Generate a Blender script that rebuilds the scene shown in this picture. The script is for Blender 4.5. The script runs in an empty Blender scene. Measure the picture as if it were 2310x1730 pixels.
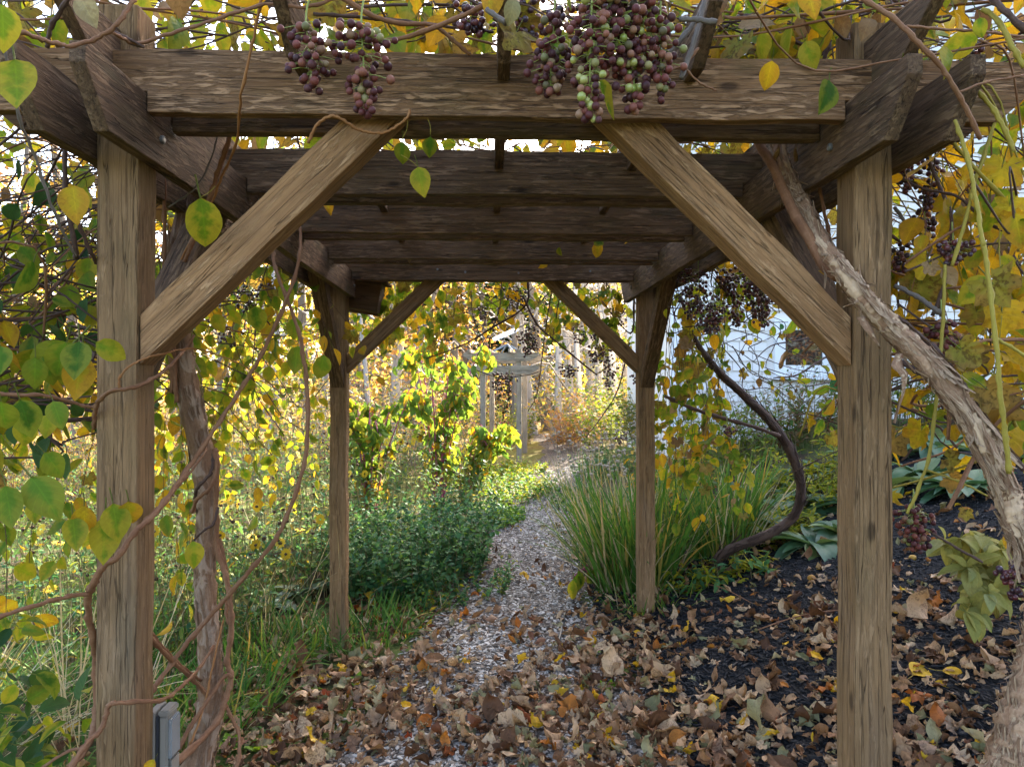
import bpy, bmesh, math, random
import numpy as np
from mathutils import Vector, Matrix

S = bpy.context.scene
COL = S.collection
random.seed(11)
rng = np.random.default_rng(11)
R = math.radians
PI = math.pi

# ------------------------------------------------------------------ camera
F, CX, CY = 1633.0, 1155.0, 865.0          # focal length and centre in photo pixels (2310 x 1730)
YAW, PITCH, CAMZ = R(1.9), R(0.35), 1.5
cam_data = bpy.data.cameras.new('camera')
cam_data.sensor_width = 36.0
cam_data.lens = 36.0 * F / 2310.0
cam_data.clip_start, cam_data.clip_end = 0.05, 1000.0
cam = bpy.data.objects.new('camera', cam_data)
COL.objects.link(cam)
cam.location = (0, 0, CAMZ)
cam.rotation_euler = (R(90) + PITCH, 0, -YAW)
S.camera = cam

# ------------------------------------------------------------------ sky, sun, exposure
SUN_AZ, SUN_EL = R(28), R(31)              # to the right of straight ahead, behind the house
world = bpy.data.worlds.new('World')
S.world = world
world.use_nodes = True
wn = world.node_tree.nodes
sky = wn.new('ShaderNodeTexSky')
sky.sky_type = 'NISHITA'
sky.sun_disc = False
sky.sun_elevation = SUN_EL
sky.sun_rotation = SUN_AZ
sky.air_density, sky.dust_density, sky.ozone_density = 0.9, 4.0, 0.7
world.node_tree.links.new(sky.outputs[0], wn['Background'].inputs[0])
wn['Background'].inputs[1].default_value = 0.15
sun_data = bpy.data.lights.new('sun', 'SUN')
sun_data.energy, sun_data.angle, sun_data.color = 5.0, R(0.5), (1.0, 0.93, 0.80)
sun = bpy.data.objects.new('sun', sun_data)
COL.objects.link(sun)
SUNV = Vector((math.sin(SUN_AZ) * math.cos(SUN_EL), math.cos(SUN_AZ) * math.cos(SUN_EL), math.sin(SUN_EL)))
sun.rotation_euler = SUNV.to_track_quat('Z', 'Y').to_euler()
sun.location = (0, 0, 20)
S.view_settings.view_transform = 'Standard'
S.view_settings.look = 'None'
S.view_settings.gamma = 1.0
S.view_settings.exposure = 3.1
S.view_settings.use_curve_mapping = False
S.render.engine = 'CYCLES'
S.cycles.use_denoising = True
S.cycles.max_bounces = 8
S.cycles.diffuse_bounces = 5
S.cycles.transmission_bounces = 6

# ------------------------------------------------------------------ photo pixel -> point
def ray(px, py):
    d = Vector(((px - CX) / F, 1.0, -(py - CY) / F))
    d = Matrix.Rotation(PITCH, 3, 'X') @ d
    return Matrix.Rotation(-YAW, 3, 'Z') @ d
def P(px, py, Y):
    d = ray(px, py)
    return Vector((0, 0, CAMZ)) + d * (Y / d.y)
K = 2310 / 2212.0
def D(px, py, Y):                           # same, measured on the 2212 px wide view
    return P(px * K, py * K, Y)
def proj(p):
    d = Matrix.Rotation(YAW, 3, 'Z') @ (Vector(p) - Vector((0, 0, CAMZ)))
    d = Matrix.Rotation(-PITCH, 3, 'X') @ d
    if d.y < 0.05: return None
    return (CX + F * d.x / d.y, CY - F * d.z / d.y, d.y)
def seen(p, m=60):
    q = proj(p)
    return q is not None and -m < q[0] < 2310 + m and -m < q[1] < 1730 + m

# ------------------------------------------------------------------ lie of the land
def H(x, y):
    x = np.asarray(x, float); y = np.asarray(y, float)
    z = -0.02 + 0.03 * np.clip(x + 0.9, -12, 0) + 0.097 * np.clip(x + 0.9, 0, 1.9)
    k = 1 - 0.75 * np.clip((y - 10) / 6, 0, 1)
    z = z + 0.27 * np.clip(x - 1, 0, 3.3) * k
    z = z + 0.012 * np.clip(y - 4.24, 0, 40)
    return z + 0.012 * np.sin(3.1 * x + 1.3 * y) * np.cos(2.3 * y - x)
def Hf(x, y): return float(H(x, y))
def G(px, py):                              # where the photo's ray meets the ground
    d = ray(px, py); t = 1.0
    for _ in range(4000):
        p = Vector((0, 0, CAMZ)) + d * t
        if p.z < Hf(p.x, p.y): return p
        t += 0.01
    return p

# ------------------------------------------------------------------ objects
WM = {}
def tag(o, label=None, cat=None, group=None, kind=None):
    if label: o['label'] = label
    if cat: o['category'] = cat
    if group: o['group'] = group
    if kind: o['kind'] = kind
    return o
def thing(name, loc, label, cat, group=None):
    o = bpy.data.objects.new(name, None)
    o.empty_display_size = 0.05
    COL.objects.link(o)
    o.location = loc
    WM[o] = Matrix.Translation(Vector(loc))
    return tag(o, label, cat, group)
def link(name, me, parent=None, M=None):
    o = bpy.data.objects.new(name, me)
    COL.objects.link(o)
    M = M or Matrix.Identity(4)
    WM[o] = M.copy()
    if parent is not None:
        o.parent = parent
        o.matrix_parent_inverse = WM[parent].inverted()
    o.matrix_basis = M
    return o
def axes(org, ax, ay, az):
    M = Matrix.Identity(4)
    for i, a in enumerate((ax, ay, az)):
        a = Vector(a)
        for r in range(3): M[r][i] = a[r]
    for r in range(3): M[r][3] = org[r]
    return M

class Geo:
    def __init__(s):
        s.v, s.f, s.uv, s.mi, s.n = [], [], [], [], 0
    def add(s, v, faces, uv=None, mi=0):
        v = np.asarray(v, float).reshape(-1, 3)
        uv = np.zeros((len(v), 2)) if uv is None else np.asarray(uv, float)
        for f in (faces if isinstance(faces, (list, tuple)) else [faces]):
            f = np.asarray(f, int)
            if f.size == 0: continue
            s.f.append(f + s.n); s.mi.append(np.full(len(f), mi, int))
        s.v.append(v); s.uv.append(uv); s.n += len(v)
    def inst(s, proto, pos, rot, scl, mi=0):
        """copies of a proto: pos (n,3), rot (n,3,3) with the axes as columns, scl (n,) or (n,3)"""
        pv, pf, puv = proto
        pos = np.asarray(pos, float); n = len(pos)
        if n == 0: return
        scl = np.asarray(scl, float)
        if scl.ndim == 1: scl = np.repeat(scl[:, None], 3, 1)
        v = np.einsum('nij,nkj->nki', rot, pv[None] * scl[:, None, :]) + pos[:, None, :]
        m = len(pv)
        off = (np.arange(n) * m)[:, None, None]
        s.add(v.reshape(-1, 3), [(f[None] + off).reshape(-1, f.shape[1]) for f in pf], np.tile(puv, (n, 1)), mi)
    def tube(s, pts, rad, sides=6, mi=0, rough=0.0, cap=True):
        pts = np.array([tuple(p) for p in pts], float)
        n = len(pts)
        rad = np.interp(np.linspace(0, 1, n), np.linspace(0, 1, len(rad)), rad) if not np.isscalar(rad) else np.full(n, rad)
        t = np.gradient(pts, axis=0)
        t /= np.linalg.norm(t, axis=1)[:, None] + 1e-9
        a = np.array([0.31, 0.2, 0.93]) if abs(t[0][2]) < .8 else np.array([0.9, .4, 0.1])
        u = np.zeros_like(pts); w = np.zeros_like(pts)
        for i in range(n):
            a = a - t[i] * (a @ t[i]); a /= np.linalg.norm(a) + 1e-9
            u[i] = a; w[i] = np.cross(t[i], a)
        th = np.linspace(0, 2 * PI, sides, endpoint=False)
        rr = rad[:, None] * (1 + rough * rng.normal(size=(n, sides)))
        v = pts[:, None] + rr[..., None] * (np.cos(th)[None, :, None] * u[:, None] + np.sin(th)[None, :, None] * w[:, None])
        L = np.concatenate([[0], np.cumsum(np.linalg.norm(np.diff(pts, axis=0), axis=1))])
        uv = np.stack([np.repeat(np.abs(np.linspace(-1, 1, sides))[None], n, 0), np.repeat(L[:, None], sides, 1)], -1)
        i = np.arange(n - 1)[:, None] * sides; j = np.arange(sides)[None]
        q = np.stack([i + j, i + (j + 1) % sides, i + sides + (j + 1) % sides, i + sides + j], -1).reshape(-1, 4)
        faces = [q]
        if cap: faces += [np.arange(sides)[None, ::-1], ((n - 1) * sides + np.arange(sides))[None]]
        s.add(v.reshape(-1, 3), faces, uv.reshape(-1, 2), mi)
    def stems(s, A, r, mi=0):
        """many thin three-sided stems: A (n, k, 3), r (n,) at the foot"""
        A = np.asarray(A, float); n, k, _ = A.shape
        f = np.linspace(1, .35, k)[None, :, None] * np.asarray(r, float)[:, None, None]
        ring = np.array([(1, 0, 0), (-.5, .87, 0), (-.5, -.87, 0)])
        v = A[:, :, None] + f[..., None] * ring[None, None]
        b = (np.arange(n) * k * 3)[:, None, None, None]; i = (np.arange(k - 1) * 3)[None, :, None, None]; j = np.arange(3)[None, None, :, None]
        q = np.concatenate([b + i + j, b + i + (j + 1) % 3, b + i + 3 + (j + 1) % 3, b + i + 3 + j], -1).reshape(-1, 4)
        uv = np.zeros((n * k * 3, 2)); uv[:, 1] = np.tile(np.repeat(np.arange(k), 3), n) * .1
        s.add(v.reshape(-1, 3), q, uv, mi)
    def box(s, c, h, rot=None, mi=0):
        v = np.array([(x, y, z) for x in (-1, 1) for y in (-1, 1) for z in (-1, 1)], float) * np.array(h)
        if rot is not None: v = v @ np.array(rot).T
        s.add(v + np.array(tuple(c)), np.array([(0, 1, 3, 2), (4, 6, 7, 5), (0, 4, 5, 1), (2, 3, 7, 6), (0, 2, 6, 4), (1, 5, 7, 3)]), None, mi)
    def mesh(s, name, mats, smooth=True):
        me = bpy.data.meshes.new(name)
        if s.n:
            v = np.concatenate(s.v); uv = np.concatenate(s.uv)
            loops = np.concatenate([f.ravel() for f in s.f])
            tot = np.concatenate([np.full(len(f), f.shape[1]) for f in s.f])
            start = np.concatenate([[0], np.cumsum(tot)[:-1]])
            me.vertices.add(len(v)); me.loops.add(len(loops)); me.polygons.add(len(tot))
            me.vertices.foreach_set('co', v.ravel().astype(np.float32))
            me.loops.foreach_set('vertex_index', loops.astype(np.int32))
            me.polygons.foreach_set('loop_start', start.astype(np.int32))
            me.polygons.foreach_set('material_index', np.concatenate(s.mi).astype(np.int32))
            me.polygons.foreach_set('use_smooth', np.full(len(tot), smooth))
            lay = me.uv_layers.new(name='UVMap')
            lay.data.foreach_set('uv', uv[loops].ravel().astype(np.float32))
            me.update(calc_edges=True)
            me.validate()
        for m in (mats if isinstance(mats, (list, tuple)) else [mats]): me.materials.append(m)
        return me
    def build(s, name, mats, parent=None, M=None, smooth=True):
        return link(name, s.mesh(name, mats, smooth), parent, M)

def spline(pts, n=8):
    p = [Vector(q) for q in pts]
    p = [p[0] * 2 - p[1]] + p + [p[-1] * 2 - p[-2]]
    out = []
    for i in range(1, len(p) - 2):
        for k in range(n):
            t = k / n
            out.append(0.5 * ((2 * p[i]) + (p[i + 1] - p[i - 1]) * t + (2 * p[i - 1] - 5 * p[i] + 4 * p[i + 1] - p[i + 2]) * t * t
                              + (-p[i - 1] + 3 * p[i] - 3 * p[i + 1] + p[i + 2]) * t ** 3))
    out.append(p[-2])
    return out
def nrmz(a): return a / (np.linalg.norm(a, axis=-1, keepdims=True) + 1e-9)
def frames(d, nn):
    d = nrmz(np.asarray(d, float)); x = nrmz(np.cross(d, np.asarray(nn, float))); z = np.cross(x, d)
    return np.stack([x, d, z], -1)

# ------------------------------------------------------------------ leaf shapes (unit length, base at the origin, tip along +Y)
def bend(v, roll, curl):
    x, y, z = v.T.copy()
    if abs(roll) > 1e-3:
        k = roll; x, z = np.sin(k * x) / k * (1 - k * z), z + (1 - np.cos(k * x)) / k
    if abs(curl) > 1e-3:
        c = curl; a = c * y
        y, z = np.sin(a) / c - z * np.sin(a), (1 - np.cos(a)) / c + z * np.cos(a)
    return np.stack([x, y, z], -1)
def leaf(wf, nl=6, ns=2, fold=0.25, roll=0.0, curl=-0.5, wav=0.02, pet=0.35, seed=0):
    g = np.random.default_rng(seed)
    t = np.linspace(0, 1, nl + 1); s = np.linspace(-1, 1, 2 * ns + 1)
    w = np.array([max(wf(a), 0.004) for a in t])
    x = s[None] * w[:, None]; y = np.repeat(t[:, None], len(s), 1) + 0 * x
    z = fold * np.abs(x) + wav * g.normal(size=x.shape) * (np.abs(s)[None] > .4)
    v = bend(np.stack([x, y, z], -1).reshape(-1, 3), roll, curl)
    uv = np.stack([np.repeat((s * .5 + .5)[None], nl + 1, 0), np.repeat(t[:, None], len(s), 1)], -1).reshape(-1, 2)
    m = len(s)
    i = np.arange(nl)[:, None] * m; j = np.arange(m - 1)[None]
    q = np.stack([i + j, i + j + 1, i + m + j + 1, i + m + j], -1).reshape(-1, 4)
    fs = [q]
    if pet:
        n0 = len(v); r = 0.016
        k = np.array([(0, 0.02, 0), (0.01, -pet * .5, -.02 * pet), (0.03, -pet, .12 * pet)])
        ring = np.array([(-r, 0, -r * .6), (r, 0, -r * .6), (0, 0, r)])
        pv = (k[:, None] + ring[None]).reshape(-1, 3)
        pq = np.array([(a * 3 + b, a * 3 + (b + 1) % 3, a * 3 + 3 + (b + 1) % 3, a * 3 + 3 + b) for a in range(2) for b in range(3)])
        fs = [q, pq + n0]; v = np.concatenate([v, pv]); uv = np.concatenate([uv, np.full((9, 2), -0.5)])
    return v, fs, uv
def kiwi_w(t): return 0.335 * math.sin(PI * min(1, t ** 0.82)) ** 0.72 * (1 - .5 * t ** 4)
def lance_w(t): return 0.17 * math.sin(PI * min(1, t ** .8)) ** .9
def oval_w(t): return 0.30 * math.sin(PI * min(1, t ** .85)) ** .7
def broad_w(t): return 0.22 * math.sin(PI * min(1, t ** .75)) ** .8
def grape(nt=29, nr=3, crump=0.03, roll=0.0, curl=-.3, pet=.5, seed=0):
    g = np.random.default_rng(seed)
    th = np.linspace(-2.75, 2.75, nt)
    lob = 0.5 + .5 * np.cos(th * 2 * PI / 1.02)
    r = (0.62 - .07 * np.abs(th)) * (0.72 + .30 * lob) * (1 + .10 * g.normal(size=nt))
    rr = np.linspace(0, 1, nr + 1)[1:]
    x = np.concatenate([[0], (rr[:, None] * (r * np.sin(th))[None]).ravel()])
    y = np.concatenate([[0], (rr[:, None] * (r * np.cos(th))[None]).ravel()]) + .0
    z = crump * g.normal(size=x.shape) * (.3 + np.hypot(x, y)) + .12 * np.abs(x)
    v = bend(np.stack([x, y, z], -1), roll, curl)
    fs = [np.array([(0, 1 + i + 1, 1 + i) for i in range(nt - 1)])]
    fs.append(np.array([(1 + a * nt + i, 1 + a * nt + i + 1, 1 + (a + 1) * nt + i + 1, 1 + (a + 1) * nt + i) for a in range(nr - 1) for i in range(nt - 1)]))
    uv = np.stack([.5 + x * .6, np.clip(.35 + y * .8, 0, 1)], -1)
    n0 = len(v); q = .014
    k = np.array([(0, 0.02, 0), (0.01, -pet * .5, -.05 * pet), (0.03, -pet, .1 * pet)])
    ring = np.array([(-q, 0, -q * .6), (q, 0, -q * .6), (0, 0, q)])
    v = np.concatenate([v, (k[:, None] + ring[None]).reshape(-1, 3)]); uv = np.concatenate([uv, np.full((9, 2), -.5)])
    fs.append(n0 + np.array([(a * 3 + b, a * 3 + (b + 1) % 3, a * 3 + 3 + (b + 1) % 3, a * 3 + 3 + b) for a in range(2) for b in range(3)]))
    return v, fs, uv
PR = {}
PR['kiwi'] = [leaf(kiwi_w, 8, 2, f, r, c, .008, .4, i) for i, (f, r, c) in enumerate([(.25, 0, -.5), (.12, .8, -.9), (.4, -.5, -.2), (.05, -1.0, -.7), (.3, 0.4, .3)])]
PR['kiwi_far'] = [leaf(kiwi_w, 4, 1, f, 0, c, .0, 0, i) for i, (f, c) in enumerate([(.25, -.6), (.4, -.9), (.1, .3)])]
PR['grape'] = [grape(29, 3, .035, r, c, .5, i) for i, (r, c) in enumerate([(.3, -.4), (.8, -.8), (-.6, -.3), (1.2, .6)])]
PR['lance'] = [leaf(lance_w, 4, 1, .3, 0, c, .004, 0, i) for i, c in enumerate([-.6, -1.1, .2])]
PR['small'] = [leaf(oval_w, 3, 1, .3, 0, c, 0, 0, i) for i, c in enumerate([-.7, .3])]
PR['broad'] = [leaf(broad_w, 9, 2, .35, 0, c, .006, .25, i) for i, c in enumerate([-1.2, -1.7, -.7])]
PR['dry'] = ([leaf(kiwi_w, 6, 2, f, r, c, .055, .18, 20 + i) for i, (f, r, c) in enumerate(
    [(.2, 2.4, .9), (.5, 3.4, -.8), (.1, -2.8, 1.6), (-.4, 1.2, 2.2), (.3, 4.2, .4), (.2, .9, -1.3), (-.2, 2.0, -2.0)])]
    + [grape(17, 2, .16, r, c, .3, 40 + i) for i, (r, c) in enumerate([(1.8, .8), (-2.0, 1.2), (2.6, -1.4), (.9, 1.9)])])
PR['dry_far'] = [leaf(kiwi_w, 4, 1, f, r, c, .05, 0, 60 + i) for i, (f, r, c) in enumerate([(.5, 2.0, .9), (-.5, -2.0, 1.4), (.8, 1.0, -1.4), (.2, 2.6, 1.8), (-.6, 1.2, -.9)])]
def strip(nseg, w, curl, tip=0.05):
    t = np.linspace(0, 1, nseg + 1)
    ww = w * np.minimum(1, (1 - t) * 3 + tip)
    v = np.stack([np.stack([-ww, t, ww * .5], -1), np.stack([ww, t, ww * .5], -1)], 1).reshape(-1, 3)
    v = bend(v, 0, curl)
    f = np.array([(2 * i, 2 * i + 1, 2 * i + 3, 2 * i + 2) for i in range(nseg)])
    return v, [f], np.stack([np.tile([0, 1], nseg + 1), np.repeat(t, 2)], -1)
PR['blade'] = [strip(5, .012, c) for c in (.25, .8, 1.5)]
PR['rush'] = [strip(5, .0055, c, .15) for c in (.12, .4, .9)]
PR['tleaf'] = [(np.array([(0, 0, 0), (.34, .45, .10), (0, 1, -.05), (-.34, .45, .10)], float), [np.array([(0, 1, 2), (0, 2, 3)])], np.array([(.5, 0), (1, .5), (.5, 1), (0, .5)], float))]
PR['chip'] = [(np.array([(-.5, -.5, 0), (.5, -.42, 0), (.46, .5, 0), (-.4, .44, 0), (-.42, -.4, .18), (.44, -.36, .14), (.4, .42, .2), (-.36, .4, .15)]), [np.array([(4, 5, 6, 7), (0, 1, 5, 4), (1, 2, 6, 5), (2, 3, 7, 6), (3, 0, 4, 7)])], np.zeros((8, 2)))]
# ------------------------------------------------------------------ materials
class NT:
    def __init__(s, name):
        s.m = bpy.data.materials.new(name); s.m.use_nodes = True
        s.t = s.m.node_tree; s.n = s.t.nodes; s.n.clear()
        s.out = s.n.new('ShaderNodeOutputMaterial')
    def node(s, typ, **kw):
        n = s.n.new('ShaderNode' + typ)
        for k, v in kw.items():
            if k.startswith('i_'):
                key = k[2:]
                key = int(key) if key.isdigit() else key
                s.set(n.inputs[key], v)
            else: setattr(n, k, v)
        return n
    def set(s, sock, v):
        if isinstance(v, bpy.types.NodeSocket): s.t.links.new(v, sock)
        elif isinstance(v, bpy.types.Node): s.t.links.new(v.outputs[0], sock)
        else:
            if isinstance(v, (tuple, list)) and len(v) == 3 and sock.type == 'RGBA': v = (*v, 1)
            sock.default_value = v
    def math(s, op, a, b=0.0, clamp=False):
        n = s.node('Math', operation=op, use_clamp=clamp); s.set(n.inputs[0], a); s.set(n.inputs[1], b); return n.outputs[0]
    def mix(s, fac, a, b, bt='MIX'):
        n = s.node('Mix', data_type='RGBA', blend_type=bt)
        s.set(n.inputs[0], fac); s.set(n.inputs[6], a); s.set(n.inputs[7], b); return n.outputs[2]
    def ramp(s, fac, stops, interp='LINEAR'):
        n = s.node('ValToRGB'); r = n.color_ramp; r.interpolation = interp
        while len(r.elements) < len(stops): r.elements.new(0.5)
        for e, (p, c) in zip(r.elements, stops):
            e.position = p; e.color = (*c, 1) if isinstance(c, (tuple, list)) else (c, c, c, 1)
        s.set(n.inputs[0], fac); return n.outputs[0]
    def noise(s, vec, scale, detail=4, rough=.55, dist=0.0):
        n = s.node('TexNoise', i_Scale=scale, i_Detail=detail, i_Roughness=rough, i_Distortion=dist)
        if vec is not None: s.set(n.inputs['Vector'], vec)
        return n.outputs[0]
    def mapv(s, vec, scale, loc=(0, 0, 0)):
        n = s.node('Mapping'); s.set(n.inputs[0], vec); n.inputs['Scale'].default_value = scale; n.inputs['Location'].default_value = loc; return n.outputs[0]
    def objco(s):
        tc = s.node('TexCoord'); oi = s.node('ObjectInfo')
        k = s.math('MULTIPLY', oi.outputs['Random'], 37.0)
        cx = s.node('CombineXYZ'); s.set(cx.inputs[0], k); s.set(cx.inputs[1], s.math('MULTIPLY', k, .7)); s.set(cx.inputs[2], s.math('MULTIPLY', k, 1.3))
        va = s.node('VectorMath', operation='ADD'); s.set(va.inputs[0], tc.outputs['Object']); s.set(va.inputs[1], cx); return va.outputs[0]
    def rnd(s):
        g = s.node('NewGeometry'); oi = s.node('ObjectInfo')
        return s.math('FRACT', s.math('ADD', g.outputs['Random Per Island'], oi.outputs['Random']))
    def bsdf(s, col, rough=.7, spec=.3, height=None, bump=.3, dist=.01, **kw):
        b = s.node('BsdfPrincipled'); s.set(b.inputs['Base Color'], col); s.set(b.inputs['Roughness'], rough)
        b.inputs['Specular IOR Level'].default_value = spec
        for k, v in kw.items(): s.set(b.inputs[k.replace('_', ' ')], v)
        if height is not None:
            bp = s.node('Bump', i_Strength=bump, i_Distance=dist); s.set(bp.inputs['Height'], height); s.t.links.new(bp.outputs[0], b.inputs['Normal'])
        s.t.links.new(b.outputs[0], s.out.inputs[0]); return b

def wood(name, dark, mid, light, flake=.35, flake_th=.55, moss=(.06, .06, .02), mossk=.3):
    t = NT(name); v = t.objco()
    big = t.noise(t.mapv(v, (2.2, 5, 5)), 1.6, 5, .6)
    grain = t.noise(t.mapv(v, (3.2, 105, 105)), 1.0, 6, .68, .3)
    fine = t.noise(t.mapv(v, (9, 260, 260)), 1.0, 3, .6)
    fl = t.noise(t.mapv(v, (13, 88, 88)), 1.0, 6, .66, .5)
    crack = t.noise(t.mapv(v, (1.5, 44, 44)), 1.0, 3, .5, .15)
    ck = t.math('SUBTRACT', 1.0, t.math('MULTIPLY', t.math('ABSOLUTE', t.math('SUBTRACT', crack, .5)), 95, ), True)
    c = t.ramp(grain, [(.28, dark), (.52, mid), (.75, tuple(a * .9 + b * .1 for a, b in zip(mid, light)))])
    c = t.mix(t.ramp(big, [(.35, 0.0), (.7, 1.0)]), c, t.mix(.5, c, dark))
    fm = t.math('MULTIPLY', t.ramp(fl, [(flake_th, 0.0), (flake_th + .09, 1.0)]), t.ramp(t.noise(t.mapv(v, (3, 9, 9)), 1.3, 3), [(.34, .12), (.55, 1.0)]))
    fm = t.math('MULTIPLY', fm, flake)
    c = t.mix(fm, c, t.mix(fine, light, mid))
    c = t.mix(t.math('MULTIPLY', t.ramp(t.noise(t.mapv(v, (4, 11, 11)), 1.0, 4), [(.52, 0.0), (.68, 1.0)]), mossk), c, moss)
    gp = t.ramp(t.noise(t.mapv(v, (1.7, 7, 7), (5, 3, 1)), 1.0, 5), [(.52, 0.0), (.7, .28)])
    lum = tuple([sum(mid) / 3 * 1.15] * 3)
    c = t.mix(gp, c, t.mix(.5, c, lum))
    c = t.mix(t.math('MULTIPLY', ck, .5), c, tuple(a * .25 for a in dark))
    c = t.mix(t.math('MULTIPLY', t.ramp(fine, [(.35, 1.0), (.5, 0.0)]), .35), c, dark)
    vor = t.node('TexVoronoi', i_Scale=1.0); t.set(vor.inputs['Vector'], t.mapv(v, (3.4, 8, 8)))
    kn = t.ramp(vor.outputs['Distance'], [(.06, 1.0), (.11, 0.0)])
    c = t.mix(t.math('MULTIPLY', kn, .7), c, tuple(a * .3 for a in dark))
    hgt = t.math('ADD', t.math('MULTIPLY', grain, .6), t.math('ADD', t.math('MULTIPLY', fine, .4), t.math('ADD', t.math('MULTIPLY', fm, .7), t.math('MULTIPLY', ck, -1.2))))
    t.bsdf(c, .82, .18, hgt, .9, .006)
    return t.m
M = {}
M['wood_beam'] = wood('weathered beam wood', (.066, .031, .014), (.235, .118, .051), (.60, .345, .185), .9, .475)
M['wood_roof'] = wood('dark roof wood', (.048, .026, .015), (.18, .104, .058), (.50, .305, .18), .75, .495)
M['wood_post'] = wood('post wood', (.100, .053, .023), (.258, .145, .065), (.48, .295, .155), .6, .51, (.12, .082, .034), .35)
M['wood_brace'] = wood('brace wood', (.135, .065, .026), (.37, .192, .083), (.65, .395, .205), .7, .50, (.15, .085, .04), .25)
M['wood_side'] = wood('grey side beam wood', (.036, .020, .012), (.150, .085, .047), (.44, .275, .155), .65, .49)
M['wood_grey'] = wood('silvered wood', (.14, .105, .072), (.31, .25, .18), (.46, .39, .30), .4, .55, (.2, .17, .11), .1)
M['wood_box'] = wood('box wood', (.07, .040, .025), (.13, .075, .045), (.17, .11, .075), .2, .6)

def plain(name, col, rough=.5, spec=.4, noise=0.0, ns=40, **kw):
    t = NT(name)
    g = t.node('NewGeometry')
    n = t.noise(g.outputs['Position'], ns, 4)
    c = t.mix(t.math('MULTIPLY', n, noise), col, tuple(a * .35 for a in col)) if noise else col
    t.bsdf(c, rough, spec, n if noise else None, .2, .003, **kw)
    return t.m
def leafmat(name, stops, tr=.45, spot=.0, spotcol=(.10, .045, .015), edge=None, rough=.58, vein=.35, pet=(.16, .17, .04), spec=.14):
    t = NT(name)
    g = t.node('NewGeometry'); uvn = t.node('UVMap'); sx = t.node('SeparateXYZ'); t.set(sx.inputs[0], uvn)
    u, v = sx.outputs[0], sx.outputs[1]
    pos = g.outputs['Position']
    c = t.ramp(t.rnd(), stops)
    n1 = t.noise(pos, 38, 4)
    if edge:
        du = t.math('MULTIPLY', t.math('ABSOLUTE', t.math('SUBTRACT', u, .5)), 2.0)
        e = t.math('ADD', t.math('MULTIPLY', du, .5), t.math('ADD', t.math('MULTIPLY', v, .35), t.math('MULTIPLY', n1, 1.1)))
        c = t.mix(t.ramp(e, [(.75, 0.0), (1.45, .85)]), c, edge)
    c = t.mix(t.math('MULTIPLY', t.ramp(n1, [(.35, 1.0), (.65, 0.0)]), .35), c, t.mix(1.0, c, (.55, .6, .5), 'MULTIPLY'))
    au = t.math('ABSOLUTE', t.math('SUBTRACT', u, .5))
    mid = t.math('SUBTRACT', 1.0, t.math('MULTIPLY', au, 28), True)
    lat = t.math('SINE', t.math('MULTIPLY', t.math('SUBTRACT', v, t.math('MULTIPLY', au, .55)), 42))
    latv = t.ramp(lat, [(.80, 0.0), (1.0, 1.0)])
    vv = t.math('MULTIPLY', t.math('MAXIMUM', mid, t.math('MULTIPLY', latv, .55)), vein)
    c = t.mix(vv, c, t.mix(1.0, c, (1.6, 1.6, 1.3), 'MULTIPLY'))
    if spot:
        s1 = t.noise(pos, 130, 3); s2 = t.noise(pos, 22, 3)
        k = t.math('MULTIPLY', t.ramp(t.math('ADD', t.math('MULTIPLY', s1, .55), t.math('MULTIPLY', s2, .5)), [(.54, 0.0), (.62, 1.0)]), spot)
        c = t.mix(k, c, spotcol)
    c = t.mix(t.math('LESS_THAN', v, -.2), c, pet)
    b = t.bsdf(c, rough, spec, t.math('ADD', lat, t.math('MULTIPLY', n1, 2.0)), .12, .002)
    tb = t.node('BsdfTranslucent'); t.set(tb.inputs[0], t.mix(1.0, c, (1.25, 1.15, .75), 'MULTIPLY'))
    mx = t.node('MixShader', i_0=tr); t.t.links.new(b.outputs[0], mx.inputs[1]); t.t.links.new(tb.outputs[0], mx.inputs[2])
    t.t.links.new(mx.outputs[0], t.out.inputs[0])
    return t.m
YEL = (.42, .29, .022)
M['green'] = leafmat('green vine leaf', [(0, (.045, .105, .010)), (.5, (.085, .170, .014)), (1, (.15, .225, .016))], .47, .12, edge=(.20, .21, .02))
M['lime'] = leafmat('lime vine leaf', [(0, (.12, .20, .012)), (.5, (.18, .25, .014)), (1, (.26, .28, .015))], .48, .15, edge=(.36, .29, .025))
M['yellow'] = leafmat('yellow vine leaf', [(0, (.36, .29, .015)), (.5, (.50, .35, .018)), (1, (.56, .30, .012))], .46, .35, (.16, .07, .015), edge=(.45, .24, .02))
M['blotch'] = leafmat('blotched grape leaf', [(0, (.19, .18, .03)), (.6, (.28, .22, .035)), (1, (.26, .15, .04))], .42, .85, (.10, .06, .015), edge=(.24, .14, .035))
M['tan'] = leafmat('dry tan leaf', [(0, (.17, .095, .042)), (.4, (.25, .14, .06)), (.8, (.30, .19, .095)), (1, (.16, .07, .03))], .25, .4, rough=.65)
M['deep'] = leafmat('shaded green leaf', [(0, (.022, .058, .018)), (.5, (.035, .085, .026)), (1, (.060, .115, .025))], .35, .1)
M['mint'] = leafmat('mint leaf', [(0, (.035, .105, .048)), (.5, (.065, .165, .062)), (1, (.13, .235, .065))], .38)
M['weed'] = leafmat('weed leaf', [(0, (.05, .105, .026)), (.5, (.10, .17, .034)), (.8, (.19, .22, .04)), (1, (.20, .14, .05))], .42, .2)
M['poke'] = leafmat('pokeweed leaf', [(0, (.075, .15, .026)), (.6, (.13, .215, .028)), (.88, (.22, .26, .03)), (1, (.42, .33, .03))], .46, .1, pet=(.3, .06, .12))
M['comfrey'] = leafmat('broad bed leaf', [(0, (.045, .105, .05)), (.6, (.075, .15, .065)), (1, (.14, .19, .06))], .3, .15, rough=.45, spec=.5)
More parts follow.
